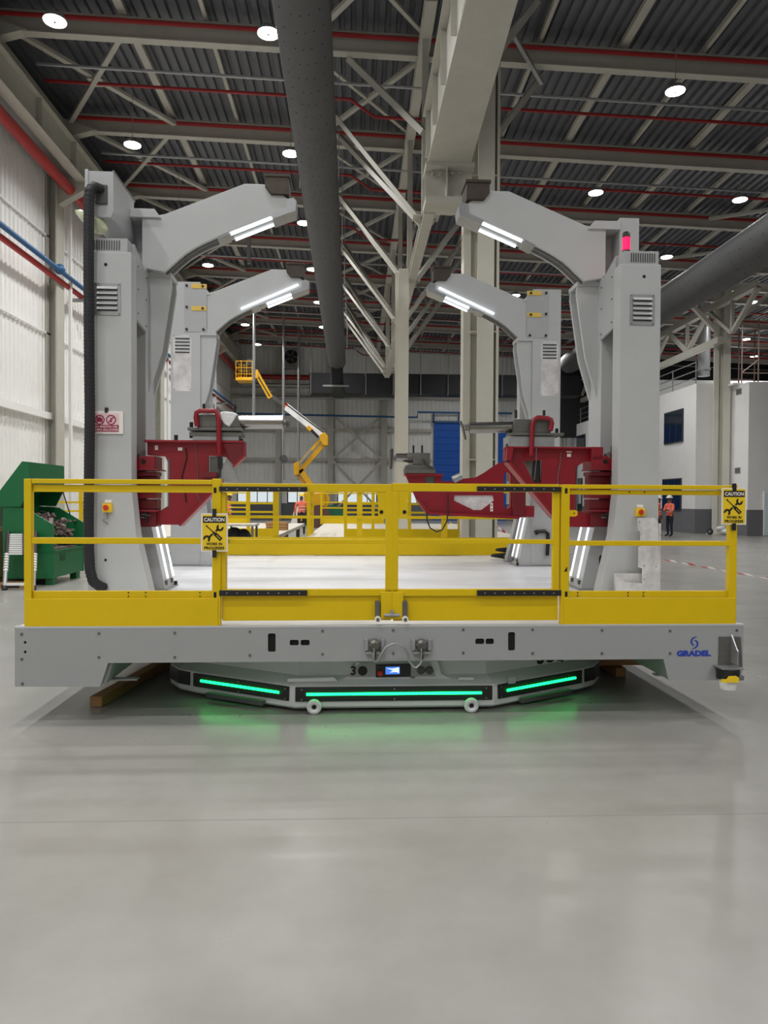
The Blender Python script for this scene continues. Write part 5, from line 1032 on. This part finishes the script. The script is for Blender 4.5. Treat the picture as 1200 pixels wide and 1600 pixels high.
# -------------------------------------------------------------- people
def person(lab, x, y, rot, helmet, lean=0, arms='front', z0=0):
    J = dict(pel=(0, 0, .93), bel=(0, .01, 1.1), che=(0, lean * .5, 1.3), nk=(0, lean * .8 - .01, 1.46), hd=(0, lean + .02 - .03, 1.56), hd2=(0, lean - .02, 1.68))
    E = [('pel', 'bel'), ('bel', 'che'), ('che', 'nk'), ('nk', 'hd'), ('hd', 'hd2')]; Rr = dict(pel=.15, bel=.14, che=.16, nk=.06, hd=.095, hd2=.085)
    for s_ in (-1, 1):
        n_ = str(s_)
        J.update({'hip' + n_: (s_ * .1, 0, .86), 'kn' + n_: (s_ * .11, -.02, .48), 'an' + n_: (s_ * .11, .03, .09), 'to' + n_: (s_ * .13, -.14, .04), 'sh' + n_: (s_ * .2, lean * .6, 1.39)})
        if arms == 'front': J.update({'el' + n_: (s_ * .26, -.06, 1.13), 'wr' + n_: (s_ * .14, -.26, 1.12), 'pa' + n_: (s_ * .09, -.3, 1.13)})
        else: J.update({'el' + n_: (s_ * .27, .02, 1.12), 'wr' + n_: (s_ * .27, -.08, .9), 'pa' + n_: (s_ * .27, -.1, .84)})
        Rr.update({'hip' + n_: .1, 'kn' + n_: .065, 'an' + n_: .048, 'to' + n_: .04, 'sh' + n_: .075, 'el' + n_: .05, 'wr' + n_: .036, 'pa' + n_: .036})
        E += [('pel', 'hip' + n_), ('hip' + n_, 'kn' + n_), ('kn' + n_, 'an' + n_), ('an' + n_, 'to' + n_), ('che', 'sh' + n_), ('sh' + n_, 'el' + n_), ('el' + n_, 'wr' + n_), ('wr' + n_, 'pa' + n_)]
        pa, wr = Vector(J['pa' + n_]), Vector(J['wr' + n_]); d = (pa - wr).normalized(); sd = d.cross(Vector((0, 0, 1))).normalized() if abs(d.z) < .9 else Vector((0, 1, 0))
        for k, (o, l) in enumerate(((-.03, .075), (-.01, .085), (.01, .08), (.03, .065))):
            J['f%d' % k + n_] = tuple(pa + sd * o + d * l + Vector((0, 0, -.015))); Rr['f%d' % k + n_] = .009; E.append(('pa' + n_, 'f%d' % k + n_))
        J['th' + n_] = tuple(wr + sd * (-.055 * s_) + d * .06); Rr['th' + n_] = .011; E.append(('wr' + n_, 'th' + n_))
    keys = list(J); me = bpy.data.meshes.new('person'); me.from_pydata([J[k] for k in keys], [(keys.index(a), keys.index(b)) for a, b in E], [])
    o = bpy.data.objects.new('person', me); COL.objects.link(o)
    md = o.modifiers.new('skin', 'SKIN'); o.modifiers.new('sub', 'SUBSURF').levels = 1
    for i, k in enumerate(keys): me.skin_vertices[0].data[i].radius = (Rr[k], Rr[k] * (.75 if k in ('pel', 'bel', 'che') else 1)); me.skin_vertices[0].data[i].use_root = (k == 'pel')
    dg = bpy.context.evaluated_depsgraph_get(); dg.update(); m2 = bpy.data.meshes.new_from_object(o.evaluated_get(dg)); o.modifiers.clear(); o.data = m2
    for n_ in ('trouser', 'hivis', 'skin', 'boots'): m2.materials.append(M[n_])
    for p in m2.polygons:
        c = p.center; mi = 0 if c.z < .95 else 1
        if c.z > 1.47: mi = 2
        if c.z < .1: mi = 3
        if (arms == 'front' and c.y < -.24) or (arms != 'front' and abs(c.x) > .2 and c.z < .92): mi = 2
        if arms != 'front' and abs(c.x) > .2 and .92 < c.z < 1.2: mi = 1
        p.material_index = mi; p.use_smooth = True
    o.location = (x, y, z0); o.rotation_euler = (0, 0, rot); tagit(o, lab, 'person'); ORG[o.name] = (0, 0, 0)
    hc = Vector(J['hd2']) + Vector((0, .005, -.02)); n_, m_ = 14, 4; mb = MB()
    mb.loft([[(hc.x + .125 * cos(q) * cos(2 * pi * k / n_), hc.y + .14 * cos(q) * sin(2 * pi * k / n_), hc.z + .02 + .125 * sin(q)) for k in range(n_)] for q in (0, .5, 1.0, 1.4)])
    mb.loft([[(hc.x + r * cos(2 * pi * k / n_), hc.y - .02 + r * 1.15 * sin(2 * pi * k / n_), hc.z + h) for k in range(n_)] for r, h in ((.12, .03), (.15, .012), (.15, .02))])
    part('helmet', mb, helmet, o, True)
    part('nose', MB().prism([(-.012, hc.z - .09), (.012, hc.z - .09), (0, hc.z - .04)], hc.y - .115, hc.y - .07), 'skin', o)
    for z in (1.08, 1.22): part('reflective_band', MB().tube([(.165 * cos(a * pi / 8), .128 * sin(a * pi / 8), z) for a in range(16)], .014, 5, closed=True), 'signw', o)
    return o
q = Zp(1046, 838.5, 0); person('person in white helmet, pink-orange vest and dark trousers standing before the office block', q.x, q.y, radians(-70), 'helmetw')
q = Zp(1033, 839, 0); person('person in orange vest half hidden behind the right front tower', q.x - .1, q.y + .1, radians(60), 'helmetw', 0, 'down')
q = W(357, 800, 29); person('person in yellow helmet and orange vest behind the left gate leaf', q.x, 29, radians(100), 'helmety', 0, 'down')
q = W(471, 800, 32); person('person in orange vest standing far back beside the boom lift', q.x, 32, radians(190), 'helmety', 0, 'down')
